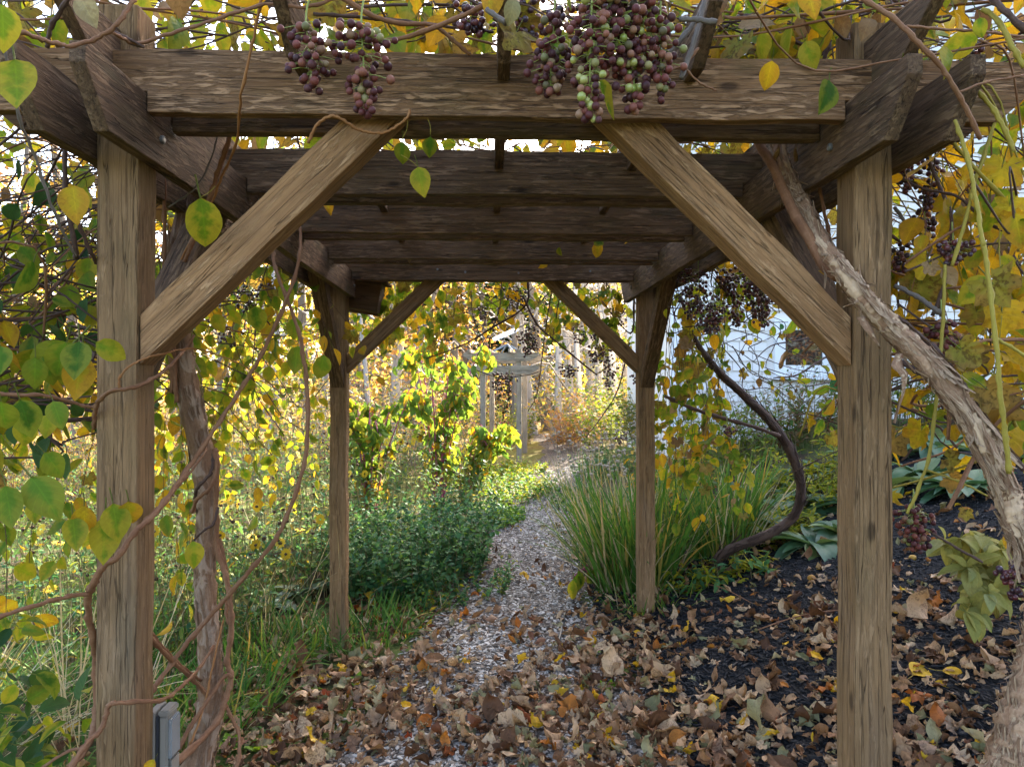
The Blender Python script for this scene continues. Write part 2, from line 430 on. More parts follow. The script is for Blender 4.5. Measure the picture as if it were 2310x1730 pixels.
M['peony'] = leafmat('pale yellow bed leaf', [(0, (.22, .22, .06)), (.6, (.33, .29, .07)), (1, (.27, .28, .12))], .4, .2)
M['grass'] = leafmat('grass blade', [(0, (.035, .11, .018)), (.65, (.08, .185, .028)), (.9, (.17, .22, .035)), (1, (.36, .25, .08))], .4, 0, vein=0)
M['rush'] = leafmat('rush blade', [(0, (.045, .125, .026)), (.6, (.10, .20, .034)), (.85, (.22, .24, .045)), (1, (.42, .28, .07))], .35, 0, vein=0)
M['straw'] = leafmat('dry straw', [(0, (.35, .26, .14)), (1, (.50, .42, .28))], .25, 0, vein=0)
M['fall_y'] = leafmat('yellow autumn leaf', [(0, (.38, .31, .04)), (.5, (.46, .35, .06)), (1, (.40, .24, .05))], .5, 0, vein=0)
M['fall_o'] = leafmat('orange autumn leaf', [(0, (.40, .20, .07)), (.5, (.46, .28, .12)), (1, (.32, .13, .05))], .5, 0, vein=0)
M['fall_g'] = leafmat('green autumn leaf', [(0, (.06, .11, .02)), (.5, (.15, .20, .03)), (1, (.30, .29, .04))], .45, 0, vein=0)
M['conifer'] = leafmat('conifer spray', [(0, (.012, .03, .014)), (1, (.03, .055, .02))], .2, 0, vein=0)
M['litter_a'] = leafmat('brown litter leaf', [(0, (.070, .030, .014)), (.2, (.16, .074, .034)), (.42, (.28, .145, .070)), (.62, (.42, .25, .135)), (.82, (.52, .35, .21)), (.92, (.30, .19, .12)), (1, (.16, .055, .024))], .14, .55, (.06, .025, .012), rough=.55, vein=.3, pet=(.2, .1, .05))
M['litter_b'] = leafmat('olive litter leaf', [(0, (.13, .12, .055)), (.5, (.24, .21, .105)), (1, (.34, .26, .14))], .15, .3, rough=.6, pet=(.2, .13, .05))
M['litter_c'] = leafmat('orange litter leaf', [(0, (.34, .10, .018)), (.5, (.42, .16, .025)), (1, (.24, .045, .018))], .2, .4, rough=.55, pet=(.2, .1, .05))
M['litter_y'] = leafmat('yellow litter leaf', [(0, (.52, .33, .02)), (1, (.56, .30, .015))], .25, .35, (.2, .08, .02), rough=.5, pet=(.3, .2, .05))
M['sprout'] = leafmat('seedling leaf', [(0, (.10, .22, .02)), (1, (.20, .30, .02))], .45, 0)

def bark(name, cols, sc=(3, 6), peel=None, pk=.6, bump=.8):
    t = NT(name); g = t.node('NewGeometry'); uvn = t.node('UVMap')
    oi = t.node('ObjectInfo')
    va = t.node('VectorMath', operation='ADD'); t.set(va.inputs[0], uvn); cx = t.node('CombineXYZ'); k = t.math('MULTIPLY', oi.outputs['Random'], 19.0)
    for i in range(3): t.set(cx.inputs[i], k)
    t.set(va.inputs[1], cx)
    n1 = t.noise(t.mapv(va.outputs[0], (sc[0], sc[1], 1)), 1.0, 6, .6, .5)
    n2 = t.noise(g.outputs['Position'], 160, 4)
    n3 = t.noise(t.mapv(va.outputs[0], (sc[0] * 7, sc[1] * 1.6, 1)), 1.0, 5, .65, 1.2)
    c = t.ramp(t.math('ADD', t.math('MULTIPLY', n1, .45), t.math('ADD', t.math('MULTIPLY', n2, .2), t.math('MULTIPLY', n3, .35))), [(.3, cols[0]), (.5, cols[1]), (.68, cols[2])])
    h = t.math('ADD', n1, t.math('ADD', t.math('MULTIPLY', n2, .4), t.math('MULTIPLY', n3, .9)))
    if peel:
        pn = t.noise(t.mapv(va.outputs[0], (1.2, 5, 1)), 1.7, 4, .55, .8)
        pm = t.ramp(pn, [(.50, 0.0), (.56, 1.0)])
        c = t.mix(t.math('MULTIPLY', pm, pk), c, t.mix(n2, peel, cols[2]))
        h = t.math('ADD', h, t.math('MULTIPLY', pm, .8))
    t.bsdf(c, .75, .25, h, bump, .006)
    return t.m
M['bark_l'] = bark('brown vine bark', [(.085, .040, .020), (.22, .115, .060), (.36, .225, .14)], (3, 5), (.50, .38, .28), .55)
M['bark_r'] = bark('pale peeling vine bark', [(.11, .048, .022), (.28, .15, .082), (.47, .30, .175)], (2.5, 4), (.66, .45, .275), .85)
M['bark_d'] = bark('dark vine bark', [(.018, .010, .008), (.055, .030, .022), (.12, .07, .052)], (4, 7), (.14, .09, .07), .5, bump=1.0)
M['cane'] = bark('red brown cane', [(.085, .034, .016), (.20, .088, .040), (.30, .16, .085)], (2, 14), None, bump=.3)
M['cane_d'] = bark('dark cane', [(.030, .016, .012), (.075, .040, .028), (.15, .09, .065)], (2, 14), None, bump=.3)
M['cane_o'] = bark('orange cane', [(.19, .075, .022), (.30, .125, .040), (.36, .18, .07)], (2, 14), None, bump=.3)
M['cane_y'] = bark('yellow green cane', [(.17, .125, .020), (.28, .205, .030), (.34, .27, .055)], (2, 14), None, bump=.2)
M['cane_g'] = bark('grey cane', [(.06, .045, .036), (.13, .10, .08), (.20, .165, .14)], (2, 14), None, bump=.3)
M['poke_stem'] = bark('purple stem', [(.22, .03, .08), (.33, .06, .13), (.40, .12, .14)], (2, 9), None, bump=.2)
M['stem'] = bark('herb stem', [(.08, .075, .03), (.15, .12, .05), (.24, .19, .09)], (2, 9), None, bump=.2)
M['grape_stem'] = plain('grape stalk', (.22, .24, .05), .5, .3)
M['birch'] = bark('pale trunk bark', [(.11, .10, .095), (.30, .275, .25), (.48, .45, .42)], (5, 1.5))
M['trunk'] = bark('grey trunk bark', [(.06, .05, .042), (.14, .12, .10), (.24, .21, .18)], (7, 1.2))
M['twig'] = plain('grey twig', (.20, .17, .15), .8, .2)
def berry():
    t = NT('grape skin'); r = t.rnd(); g = t.node('NewGeometry')
    c = t.ramp(r, [(0, (.034, .008, .009)), (.45, (.080, .016, .014)), (.68, (.15, .036, .024)), (.82, (.22, .085, .045)), (.91, (.25, .15, .08)), (.95, (.20, .20, .06)), (1, (.035, .010, .016))])
    n = t.noise(g.outputs['Position'], 55, 3)
    lw = t.node('LayerWeight', i_Blend=.35)
    bl = t.math('MULTIPLY', t.ramp(n, [(.42, 0.0), (.75, .18)]), 1.0)
    c = t.mix(bl, c, (.27, .155, .15))
    t.bsdf(c, t.math('ADD', .36, t.math('MULTIPLY', n, .3)), .2, None)
    return t.m
def berry_dark():
    t = NT('dark grape skin'); r = t.rnd(); g = t.node('NewGeometry')
    c = t.ramp(r, [(0, (.022, .006, .010)), (.5, (.055, .011, .014)), (.85, (.12, .022, .02)), (1, (.18, .06, .035))])
    n = t.noise(g.outputs['Position'], 55, 3)
    c = t.mix(t.ramp(n, [(.45, 0.0), (.75, .3)]), c, (.16, .13, .18))
    t.bsdf(c, .28, .5, None)
    return t.m
M['berry'] = berry(); M['berry_dark'] = berry_dark()
t = NT('green grape skin'); t.bsdf(t.ramp(t.rnd(), [(0, (.22, .26, .04)), (1, (.30, .27, .08))]), .3, .5, None, Subsurface_Weight=0.0); M['berry_green'] = t.m
M['fruit'] = leafmat('crab apple skin', [(0, (.34, .16, .03)), (1, (.42, .26, .05))], .0, .4, (.16, .05, .02), rough=.35, vein=0)

def ground_mat():
    t = NT('garden soil and grass'); g = t.node('NewGeometry'); p = g.outputs['Position']
    n1 = t.noise(p, 1.2, 6, .65); n2 = t.noise(p, 14, 6, .7); n3 = t.noise(p, 60, 4)
    soil = t.ramp(n3, [(.3, (.025, .017, .010)), (.7, (.085, .058, .035))])
    gr = t.ramp(n2, [(.3, (.03, .055, .012)), (.5, (.075, .105, .022)), (.75, (.17, .15, .05))])
    c = t.mix(t.ramp(n1, [(.42, 0.0), (.55, 1.0)]), soil, gr)
    sx = t.node('SeparateXYZ'); t.set(sx.inputs[0], p)
    far = t.ramp(t.math('MULTIPLY', t.math('SUBTRACT', sx.outputs[1], 8.0), .08), [(0, 0.0), (1, 1.0)])
    leafy = t.ramp(n2, [(.3, (.12, .07, .02)), (.5, (.30, .18, .04)), (.7, (.24, .21, .05))])
    c = t.mix(t.math('MULTIPLY', far, .8), c, leafy)
    t.bsdf(c, .95, .1, n3, .8, .02)
    return t.m
M['ground'] = ground_mat()
def speck(name, stops, sc=90, bumpd=.01, rough=.9):
    t = NT(name); g = t.node('NewGeometry'); p = g.outputs['Position']
    v = t.node('TexVoronoi', i_Scale=sc); t.set(v.inputs['Vector'], t.mapv(p, (1, .55, 1)))
    sx = t.node('SeparateColor'); t.set(sx.inputs[0], v.outputs['Color'])
    c = t.ramp(sx.outputs[0], stops)
    c = t.mix(t.ramp(v.outputs['Distance'], [(.3, 0.0), (.8, .7)]), c, tuple(a * .2 for a in stops[0][1]))
    t.bsdf(c, rough, .15, v.outputs['Distance'], 1.0, bumpd)
    return t.m
M['path'] = speck('wood chip path', [(0, (.05, .034, .023)), (.5, (.16, .115, .08)), (1, (.33, .26, .20))], 70)
M['mulch'] = speck('black mulch', [(0, (.006, .006, .007)), (1, (.022, .021, .022))], 80, .015)
def chipmat(name, stops, rough=.8):
    t = NT(name); t.bsdf(t.ramp(t.rnd(), stops), rough, .2, None); return t.m
M['chip'] = chipmat('wood chip', [(0, (.05, .038, .030)), (.35, (.15, .12, .095)), (.7, (.30, .26, .22)), (1, (.50, .455, .40))])
M['shred'] = chipmat('mulch shred', [(0, (.005, .005, .006)), (.8, (.017, .017, .019)), (1, (.05, .04, .033))], .7)
M['white'] = plain('white painted shingle', (.70, .65, .60), .6, .3, .12, 9)
M['white_trim'] = plain('white trim paint', (.72, .71, .70), .4, .4)
M['roof'] = plain('grey roof shingle', (.10, .10, .105), .9, .2, .4, 12)
M['metal'] = plain('galvanised metal', (.32, .33, .34), .45, .5, .3, 60, Metallic=.6)
M['bolt'] = plain('dull bolt steel', (.22, .21, .20), .5, .5, .3, 200, Metallic=.7)
M['panel'] = plain('white dish plastic', (.82, .82, .83), .35, .5)
M['bluegrey'] = plain('blue grey tube', (.16, .20, .25), .4, .5)
M['plastic'] = plain('grey outlet plastic', (.24, .205, .165), .5, .4, .2, 50)
M['plastic_d'] = plain('dark gasket', (.03, .03, .035), .5, .4)
M['clear'] = plain('clear outlet cover', (.40, .40, .39), .15, .5, 0, 40, Transmission_Weight=.5)
M['hose'] = plain('black drip hose', (.022, .026, .032), .35, .5)
t = NT('window glass'); t.bsdf((.012, .013, .014), .03, .5, None, IOR=1.52, Coat_Weight=.6, Coat_Roughness=.02); M['pane'] = t.m
M['flower'] = plain('yellow petal', (.60, .38, .02), .6, .2)
M['seed'] = plain('brown seed head', (.075, .045, .028), .9, .1, .5, 200)
M['fluff'] = plain('pale seed fluff', (.34, .28, .21), .95, .1, .3, 200)
# ------------------------------------------------------------------ ground, path, mulch bed
def sheet(name, xs, ys, zf, mat):
    X, Y = np.meshgrid(xs, ys)
    v = np.stack([X, Y, zf(X, Y)], -1).reshape(-1, 3)
    n = len(xs)
    i = np.arange(len(ys) - 1)[:, None] * n; j = np.arange(n - 1)[None]
    g = Geo(); g.add(v, np.stack([i + j, i + j + 1, i + n + j + 1, i + n + j], -1).reshape(-1, 4))
    return g.build(name, mat)
xs = np.concatenate([np.linspace(-220, -14, 20), np.linspace(-12, -4, 30), np.linspace(-3.8, 6, 110), np.linspace(6.4, 16, 30), np.linspace(20, 220, 20)])
ys = np.concatenate([np.linspace(-40, -4, 10), np.linspace(-3, 1.5, 12), np.linspace(1.7, 16, 130), np.linspace(16.5, 40, 40), np.linspace(45, 320, 24)])
tag(sheet('ground', xs, ys, H, M['ground']), kind='structure')
PATHC = np.array([(-.05, .2, .95), (0, 2.5, .72), (.06, 3.5, .60), (.15, 4.4, .50), (.27, 6, .43), (.45, 7.5, .43), (.76, 9, .46), (1.12, 10.8, .50), (1.45, 12.6, .52), (1.62, 14.5, .5), (1.5, 18, .5)])
def path_c(y): return np.interp(y, PATHC[:, 1], PATHC[:, 0])
def path_w(y): return np.interp(y, PATHC[:, 1], PATHC[:, 2])
yy = np.linspace(.2, 18, 120); ss = np.linspace(-1, 1, 13)
wob = 1 + .08 * np.sin(yy * 5.1) + .06 * np.sin(yy * 11.7)
Xp = path_c(yy)[:, None] + ss[None] * (path_w(yy) * wob)[:, None]
Yp = np.repeat(yy[:, None], 13, 1)
g = Geo(); i = np.arange(119)[:, None] * 13; j = np.arange(12)[None]
g.add(np.stack([Xp, Yp, H(Xp, Yp) + .006 * (1 - ss[None] ** 8) + .002], -1), np.stack([i + j, i + j + 1, i + 14 + j, i + 13 + j], -1).reshape(-1, 4))
tag(g.build('path', M['path']), kind='structure')
yy = np.linspace(.3, 6.2, 60); ss = np.linspace(0, 1, 30)
x0 = path_c(yy) + path_w(yy) + .12 + .10 * np.sin(yy * 4.3) + .06 * np.sin(yy * 9.1)
x1 = np.full_like(yy, 4.6) - .5 * np.clip(yy - 4.5, 0, 3)
Xm = x0[:, None] + ss[None] ** 1.4 * (x1 - x0)[:, None]; Ym = np.repeat(yy[:, None], 30, 1)
g = Geo(); i = np.arange(59)[:, None] * 30; j = np.arange(29)[None]
g.add(np.stack([Xm, Ym, H(Xm, Ym) + .012 * np.sin(PI * np.clip(ss * 6, 0, .5))[None] + .004], -1), np.stack([i + j, i + j + 1, i + 31 + j, i + 30 + j], -1).reshape(-1, 4))
tag(g.build('mulch_bed', M['mulch']), kind='structure')

# ------------------------------------------------------------------ timber
def wavy(prof, step=.07, amp=.0013):
    """hand-sawn edges: long sides wander by a millimetre or two"""
    out = []
    n = len(prof)
    for i in range(n):
        (x0, z0), (x1, z1) = prof[i], prof[(i + 1) % n]
        L = math.hypot(x1 - x0, z1 - z0); out.append((x0, z0))
        k = int(L / step)
        if k < 3: continue
        nx, nz = -(z1 - z0) / L, (x1 - x0) / L; drift = 0
        for j in range(1, k):
            f = j / k; drift = drift * .6 + random.gauss(0, amp)
            out.append((x0 + (x1 - x0) * f + nx * drift, z0 + (z1 - z0) * f + nz * drift))
    return out
def slant(parent, name, prof, thick, org, u, mat, bev=.004):
    """a board in the plane of u and up, its grain along its own length (first edge of prof)"""
    u = Vector(u); up = Vector((0, 0, 1))
    th = math.atan2(prof[1][1] - prof[0][1], prof[1][0] - prof[0][0]); c, s_ = math.cos(th), math.sin(th)
    ax = u * c + up * s_; az = u * -s_ + up * c
    loc = [(x * c + z * s_, -x * s_ + z * c) for x, z in prof]
    return board(parent, name, loc, thick, axes(org, ax, az.cross(ax), az), mat, bev)
def board(parent, name, prof, thick, Mx, mat, bev=.003, seg=2):
    """prof: outline in local X (length) and Z (height); thickness along local Y, centred"""
    prof = wavy(prof)
    bm = bmesh.new()
    a = [bm.verts.new((x, -thick / 2, z)) for x, z in prof]
    b = [bm.verts.new((x, thick / 2, z)) for x, z in prof]
    n = len(prof)
    bm.faces.new(a); bm.faces.new(b[::-1])
    for i in range(n): bm.faces.new((a[i], b[i], b[(i + 1) % n], a[(i + 1) % n]))
    bmesh.ops.recalc_face_normals(bm, faces=bm.faces)
    bmesh.ops.bevel(bm, geom=list(bm.edges), offset=bev, segments=seg, affect='EDGES', profile=.6)
    me = bpy.data.meshes.new(name); bm.to_mesh(me); bm.free()
    me.materials.append(mat)
    return link(name, me, parent, Mx)
def rect(L, h): return [(0, 0), (L, 0), (L, h), (0, h)]
def along_x(o): return axes(o, (1, 0, 0), (0, 1, 0), (0, 0, 1))
def along_y(o): return axes(o, (0, 1, 0), (-1, 0, 0), (0, 0, 1))
def upright(o): return axes(o, (0, 0, 1), (0, 1, 0), (-1, 0, 0))    # length up, thickness Y, height towards -X
def bar(parent, name, p, q, w, t, mat, ref=(0, 0, 1), bev=.003, ext=0.0):
    p, q = Vector(p), Vector(q); ax = (q - p).normalized(); ay = Vector(ref).cross(ax).normalized(); az = ax.cross(ay)
    L = (q - p).length
    return board(parent, name, [(-ext, -w / 2), (L + ext, -w / 2), (L + ext, w / 2), (-ext, w / 2)], t, axes(p, ax, ay, az), mat, bev)

PW = .095
XL, XR = -.920, .890            # left edges of the two post rows
YN, YF = 1.73, 4.24             # front faces of the near and far posts
ZB, HB = 2.035, .148            # side beams: bottom, height
ZC, HC = 2.137, .146            # cross boards
NOT = ZB + HB - ZC              # notch of the cross boards over the side beams
perg = thing('pergola', (0, 3.0, Hf(0, 3)), 'weathered brown timber pergola framing the leaf strewn path', 'pergola')
def post(x, y, top, mat):
    z0 = Hf(x + .045, y + .045) - .35
    return board(perg, 'post', rect(top - z0, PW), PW, upright((x + PW, y + PW / 2, z0)), mat, .006, 2)
post(XL, YN, 2.405, M['wood_post']); post(XR, YN, 2.392, M['wood_post'])
post(XL, YF, 2.30, M['wood_post']); post(XR, YF, 2.30, M['wood_post'])
TB = .033
def side_beam(xc):
    y0, y1 = 1.445, 4.62
    L = y1 - y0
    prof = [(.09, 0), (L - .09, 0), (L, HB * .72), (L, HB), (0, HB), (0, HB * .72)]
    return board(perg, 'side_beam', prof, TB, along_y((xc, y0, ZB)), M['wood_side'])
SB = [XL - TB / 2 - .002, XL + PW + TB / 2 + .002, XR - TB / 2 - .002, XR + PW + TB / 2 + .002]
for xc in SB: side_beam(xc)
def cross_board(yc, z=ZC, mat=None, tilt=0.0, ext=0.0, ov=.34):
    xa, xb = SB[0] - ov - ext, SB[3] + ov + ext
    c = TB / 2 + .003; n = NOT + .002
    prof = [(xa + .12, 0)]
    # one notch over each pair of side beams and the post between them
    for s in (SB[0], SB[1], SB[2], SB[3]): prof += [(s - c, 0), (s - c, n), (s + c, n), (s + c, 0)]
    prof += [(xb - .12, 0), (xb, HC * .7), (xb, HC), (xa, HC), (xa, HC * .7)]
    return board(perg, 'cross_board', prof, .034, along_x((0, yc, z)), mat or M['wood_roof'])
cross_board(YN - .019, mat=M['wood_beam']); cross_board(YN + PW + .019)
for y in (2.405, 3.005, 3.605):
    cross_board(y); cross_board(y + .125)
cross_board(YF - .019, ZC - .012); cross_board(YF + PW + .019)
for x in (-.88, -.425, .036, .476, .93):
    y0 = 1.47 + random.uniform(-.02, .03); L = 4.62 - y0
    prof = [(.13, 0), (L - .1, 0), (L, .08), (L, .12), (0, .12), (0, .085)]
    board(perg, 'purlin', prof, .030, along_y((x, y0, 2.222)), M['wood_side'])
# knee braces across, near and far
for (yc, sgn, x) in ((YN + .05, 1, XL + PW), (YN + .05, -1, XR), (YF + .05, 1, XL + PW), (YF + .05, -1, XR)):
    a0, a1, b0, b1 = 1.555, 1.672, .475, .61
    if yc > 3: a0, a1, b0, b1 = 1.585, 1.69, .47, .585
    zt = 2.19
    k = (zt - 2.1475)
    prof = [(0, a0), (b1 + k, zt), (b0 + k, zt), (0, a1)]
    slant(perg, 'knee_brace', prof, .078, (x + sgn * .001, yc, 0), (sgn, 0, 0), M['wood_brace'] if yc < 3 else M['wood_post'], .004)
# knee braces along the sides
for (x, y, s) in ((XL + PW / 2, YN + PW, 1), (XR + PW / 2, YN + PW, 1), (XL + PW / 2, YF, -1), (XR + PW / 2, YF, -1)):
    prof = [(0, 1.50), (.60, 2.12), (.49, 2.12), (0, 1.61)]
    slant(perg, 'knee_brace', prof, .076, (x, y + s * .001, 0), (0, s, 0), M['wood_side'])
def disc(parent, name, c, n, r, h, mat, sides=10):
    n = Vector(n).normalized(); g = Geo(); c = Vector(c)
    g.tube([c, c + n * h * .7, c + n * h], [r, r, r * .7], sides)
    return g.build(name, mat, parent, smooth=False)
for x, s in ((SB[1] + TB / 2, 1), (SB[2] - TB / 2, -1)):
    for y in (YN + .045, YF + .045):
        disc(perg, 'bolt', (x, y, 2.10), (s, 0, 0), .010, .008, M['bolt'])
for px, py in ((945, 582), (1275, 586), (1120, 590), (1005, 588)):
    p = D(px, py, YF - .036); disc(perg, 'bolt', (p.x, YF - .034, p.z), (0, -1, 0), .007, .004, M['bolt'])

# ------------------------------------------------------------------ house
HX, HY = 2.32, 9.05
house = thing('house', (HX, HY, Hf(HX, HY)), 'white shingled house wall behind the vines with a small dark window', 'house')
g = Geo(); zb = .2; ze = 7.4; zr = 9.2; HX2, HY2 = 19.0, 12.0  # unseen roof height, length and depth shaped for the shade over the pergola
g.add([(HX, HY, zb), (HX2, HY, zb), (HX2, HY2, zb), (HX, HY2, zb), (HX, HY, ze), (HX2, HY, ze), (HX2, HY2, ze), (HX, HY2, ze), (HX, (HY + HY2) / 2, zr), (HX2, (HY + HY2) / 2, zr)],
      [np.array([(0, 1, 5, 4), (2, 3, 7, 6)]), np.array([(1, 2, 6, 9, 5), (3, 0, 4, 8, 7)])])
g.build('wall', M['white'], house, smooth=False)
g = Geo(); ym = (HY + HY2) / 2; o = .15
for y0, s in ((HY - o, 1), (HY2 + o, -1)):
    ez = ze - o * (zr - ze) / (ym - HY)
    g.add([(HX - .12, y0, ez), (HX2 + .35, y0, ez), (HX2 + .35, ym, zr), (HX - .12, ym, zr), (HX - .12, y0, ez + .18), (HX2 + .35, y0, ez + .18), (HX2 + .35, ym, zr + .18), (HX - .12, ym, zr + .18)],
          np.array([(0, 1, 2, 3), (4, 7, 6, 5), (0, 4, 5, 1), (1, 5, 6, 2), (2, 6, 7, 3), (3, 7, 4, 0)]))
g.build('roof', M['roof'], house, smooth=False)
# window from the photo: glass 1769..1853 x 745..824
wy = HY
gl0, gl1 = P(1769, 824, wy), P(1853, 745, wy)
gx0, gz0, gx1, gz1 = gl0.x, gl0.z, gl1.x, gl1.z
wf = Geo()
for (a, b, c, d) in ((gx0 - .14, gx0 - .05, gz0 - .14, gz1 + .14), (gx1 + .05, gx1 + .14, gz0 - .14, gz1 + .14), (gx0 - .05, gx1 + .05, gz1 + .05, gz1 + .14), (gx0 - .05, gx1 + .05, gz0 - .14, gz0 - .05)):
    wf.box(((a + b) / 2, HY - .025, (c + d) / 2), ((b - a) / 2, .03, (d - c) / 2))
win = wf.build('window', M['white_trim'], house, smooth=False)
wf = Geo()
for (a, b, c, d) in ((gx0 - .05, gx0, gz0 - .05, gz1 + .05), (gx1, gx1 + .05, gz0 - .05, gz1 + .05), (gx0, gx1, gz1, gz1 + .05), (gx0, gx1, gz0 - .05, gz0)):
    wf.box(((a + b) / 2, HY - .02, (c + d) / 2), ((b - a) / 2, .022, (d - c) / 2))
wf.build('sash', M['white_trim'], win, smooth=False)
wf = Geo(); wf.box(((gx0 + gx1) / 2, HY - .012, (gz0 + gz1) / 2), ((gx1 - gx0) / 2, .006, (gz1 - gz0) / 2)); wf.build('pane', M['pane'], win, smooth=False)
wf = Geo(); wf.box(((gx0 + gx1) / 2, HY - .045, gz0 - .165), ((gx1 - gx0) / 2 + .18, .05, .02)); wf.build('sill', M['white_trim'], win, smooth=False)
wf = Geo(); wf.box((HX + .03, HY - .016, (zb + ze) / 2), (.055, .02, (ze - zb) / 2)); wf.build('corner_board', M['white_trim'], house, smooth=False)
# shingles: tapered pieces course by course
EXPO = .127
sh = []
row = 0; z = .95
while z < 6.2:
    x = HX + .09 + random.uniform(0, .1)
    while x < 7.6:
        w = random.choice((.11, .15, .18, .2, .24)) * random.uniform(.9, 1.1)
        if not (x + w > gx0 - .15 and x < gx1 + .15 and z + EXPO > gz0 - .2 and z < gz1 + .15):
            sh.append((x + w / 2, z + random.uniform(-.003, .003), w - .008, random.uniform(0, .003)))
        x += w
    z += EXPO; row += 1
def shingle_proto():
    a, b = .024, .004
    v = [(-.5, -a, 0), (.5, -a, 0), (.5, 0, 0), (-.5, 0, 0), (-.5, -b, EXPO + .02), (.5, -b, EXPO + .02), (.5, 0, EXPO + .02), (-.5, 0, EXPO + .02)]
    return np.array(v), [np.array([(0, 1, 5, 4), (3, 7, 6, 2), (0, 3, 2, 1), (4, 5, 6, 7), (0, 4, 7, 3), (1, 2, 6, 5)])], np.zeros((8, 2))
spr = shingle_proto()
def vis(s):
    q = proj((s[0], HY, s[1]))
    if q is None: return 9e9
    return abs(q[0] - 1760) + 1.6 * abs(q[1] - 790)
sh.sort(key=vis)
g = Geo(); g.add(*spr); sme = g.mesh('shingle', M['white'], False)
for s in sh[:300]:
    o = link('shingle', sme, house, Matrix.Translation((s[0], HY - .001 - s[3], s[1])) @ Matrix.Diagonal((s[2], 1, 1, 1)))
g = Geo(); rest = np.array(sh[300:])
g.inst(spr, np.stack([rest[:, 0], HY - .001 - rest[:, 3], rest[:, 1]], -1), np.repeat(np.eye(3)[None], len(rest), 0), np.stack([rest[:, 2], np.ones(len(rest)), np.ones(len(rest))], -1))
o = g.build('shingles', M['white'], house, smooth=False); o['kind'] = 'stuff'

# ------------------------------------------------------------------ far trellis with a dish on top
TY = 12.5
tr = thing('garden_arbor', (.3, TY, Hf(.3, TY)), 'small silver grey timber arbor standing beside the far path', 'arbor')
RT = Matrix.Rotation(R(-7), 4, 'Z')
def TL(x, y, z): return Vector((.24, TY, 0)) + RT.to_3x3() @ Vector((x, y, z))
def tbar(name, p, q, w, t, prof=None):
    return bar(tr, name, TL(*p), TL(*q), w, t, M['wood_grey'], bev=.004)
for x in (-.33, .30):
    for y in (0, 1.35):
        z0 = Hf(*TL(x, y, 0).xy) - .2
        p = TL(x, y, z0)
        ax = RT.to_3x3() @ Vector((1, 0, 0)); ay = RT.to_3x3() @ Vector((0, 1, 0))
        board(tr, 'post', rect(2.17 - z0, .09), .09, axes(p + ax * .045, (0, 0, 1), ay, -ax), M['wood_grey'], .005)
for y in (-.065, 1.415):
    for z0 in (1.735, 1.96):
        L = 1.30; ax = RT.to_3x3() @ Vector((1, 0, 0)); ay = RT.to_3x3() @ Vector((0, 1, 0))
        prof = [(.14, 0), (L - .14, 0), (L, .09), (L, .145), (0, .145), (0, .09)]
        board(tr, 'cross_board', prof, .038, axes(TL(-.66, y, z0), ax, ay, (0, 0, 1)), M['wood_grey'])
for x in (-.55, -.2, .15, .5):
    tbar('rafter', (x, -.25, 2.132), (x, 1.6, 2.132), .06, .035)
dp = D(1096, 764, TY + .45)
dish = thing('satellite_dish', (dp.x, TY + .45, 2.15), 'tilted white flat panel dish on a blue grey tripod above the arbor', 'dish')
pc = Vector((dp.x, TY + .45, 2.40))
bar(dish, 'mast', (pc.x, pc.y, 2.26), (pc.x, pc.y, 2.43), .035, .035, M['bluegrey'])
for a in (20, 110, 200, 290):
    e = Vector((pc.x + .26 * math.cos(R(a)), pc.y + .26 * math.sin(R(a)), 2.152))
    bar(dish, 'leg', (pc.x, pc.y, 2.28), e, .032, .022, M['bluegrey'])
g = Geo()
Rm = (Matrix.Rotation(R(-24), 3, 'Y') @ Matrix.Rotation(R(14), 3, 'X'))
n = 10
pv = []
for k in range(32):
    a = 2 * PI * k / 32; c_, s_ = math.cos(a), math.sin(a)
    pv.append((.25 * math.copysign(abs(c_) ** .45, c_), .16 * math.copysign(abs(s_) ** .45, s_)))
vv = [Rm @ Vector((x, y, .012)) for x, y in pv] + [Rm @ Vector((x, y, -.012)) for x, y in pv]
vv = [tuple(v + Vector((pc.x - .03, pc.y, 2.46))) for v in vv]
g.add(vv, [np.array([list(range(32))]), np.array([list(range(63, 31, -1))]), np.array([(i, 32 + i, 32 + (i + 1) % 32, (i + 1) % 32) for i in range(32)])])
g.build('panel', M['panel'], dish, smooth=False)

# ------------------------------------------------------------------ nest box, outlet box, hose
bp = P(818, 665, 4.33)
nb = thing('nest_box', (bp.x, 4.42, bp.z - .1), 'small plain brown wooden nest box hung under the far lintel', 'nest box')
RB = Matrix.Rotation(R(9), 3, 'Y')
def nbx(name, c, h, mat):
    g = Geo(); g.box((0, 0, 0), h)
    bm = bmesh.new(); me = g.mesh(name, mat, False); bm.from_mesh(me); bmesh.ops.bevel(bm, geom=list(bm.edges), offset=.002, segments=1, affect='EDGES'); bm.to_mesh(me); bm.free()
    Mx = Matrix.Translation(Vector((bp.x, 4.42, bp.z)) + RB @ Vector(c)) @ RB.to_4x4()
    return link(name, me, nb, Mx)
nbx('front_panel', (0, -.07, 0), (.098, .008, .088), M['wood_box'])
nbx('side_panel', (-.09, .005, 0), (.008, .066, .088), M['wood_box'])
nbx('side_panel', (.09, .005, 0), (.008, .066, .088), M['wood_box'])
nbx('back_panel', (0, .08, 0), (.098, .008, .1), M['wood_box'])
nbx('floor_panel', (0, .005, -.08), (.081, .066, .006), M['wood_box'])
nbx('lid', (.015, 0, .097), (.118, .1, .008), M['wood_box'])
ob = P(371, 1612, 1.86)
ox, oy, oz = ob.x, 1.86, ob.z
outl = thing('outlet_box', (ox, oy, oz - .28), 'grey outdoor outlet box behind the foot of the near post', 'outlet box')
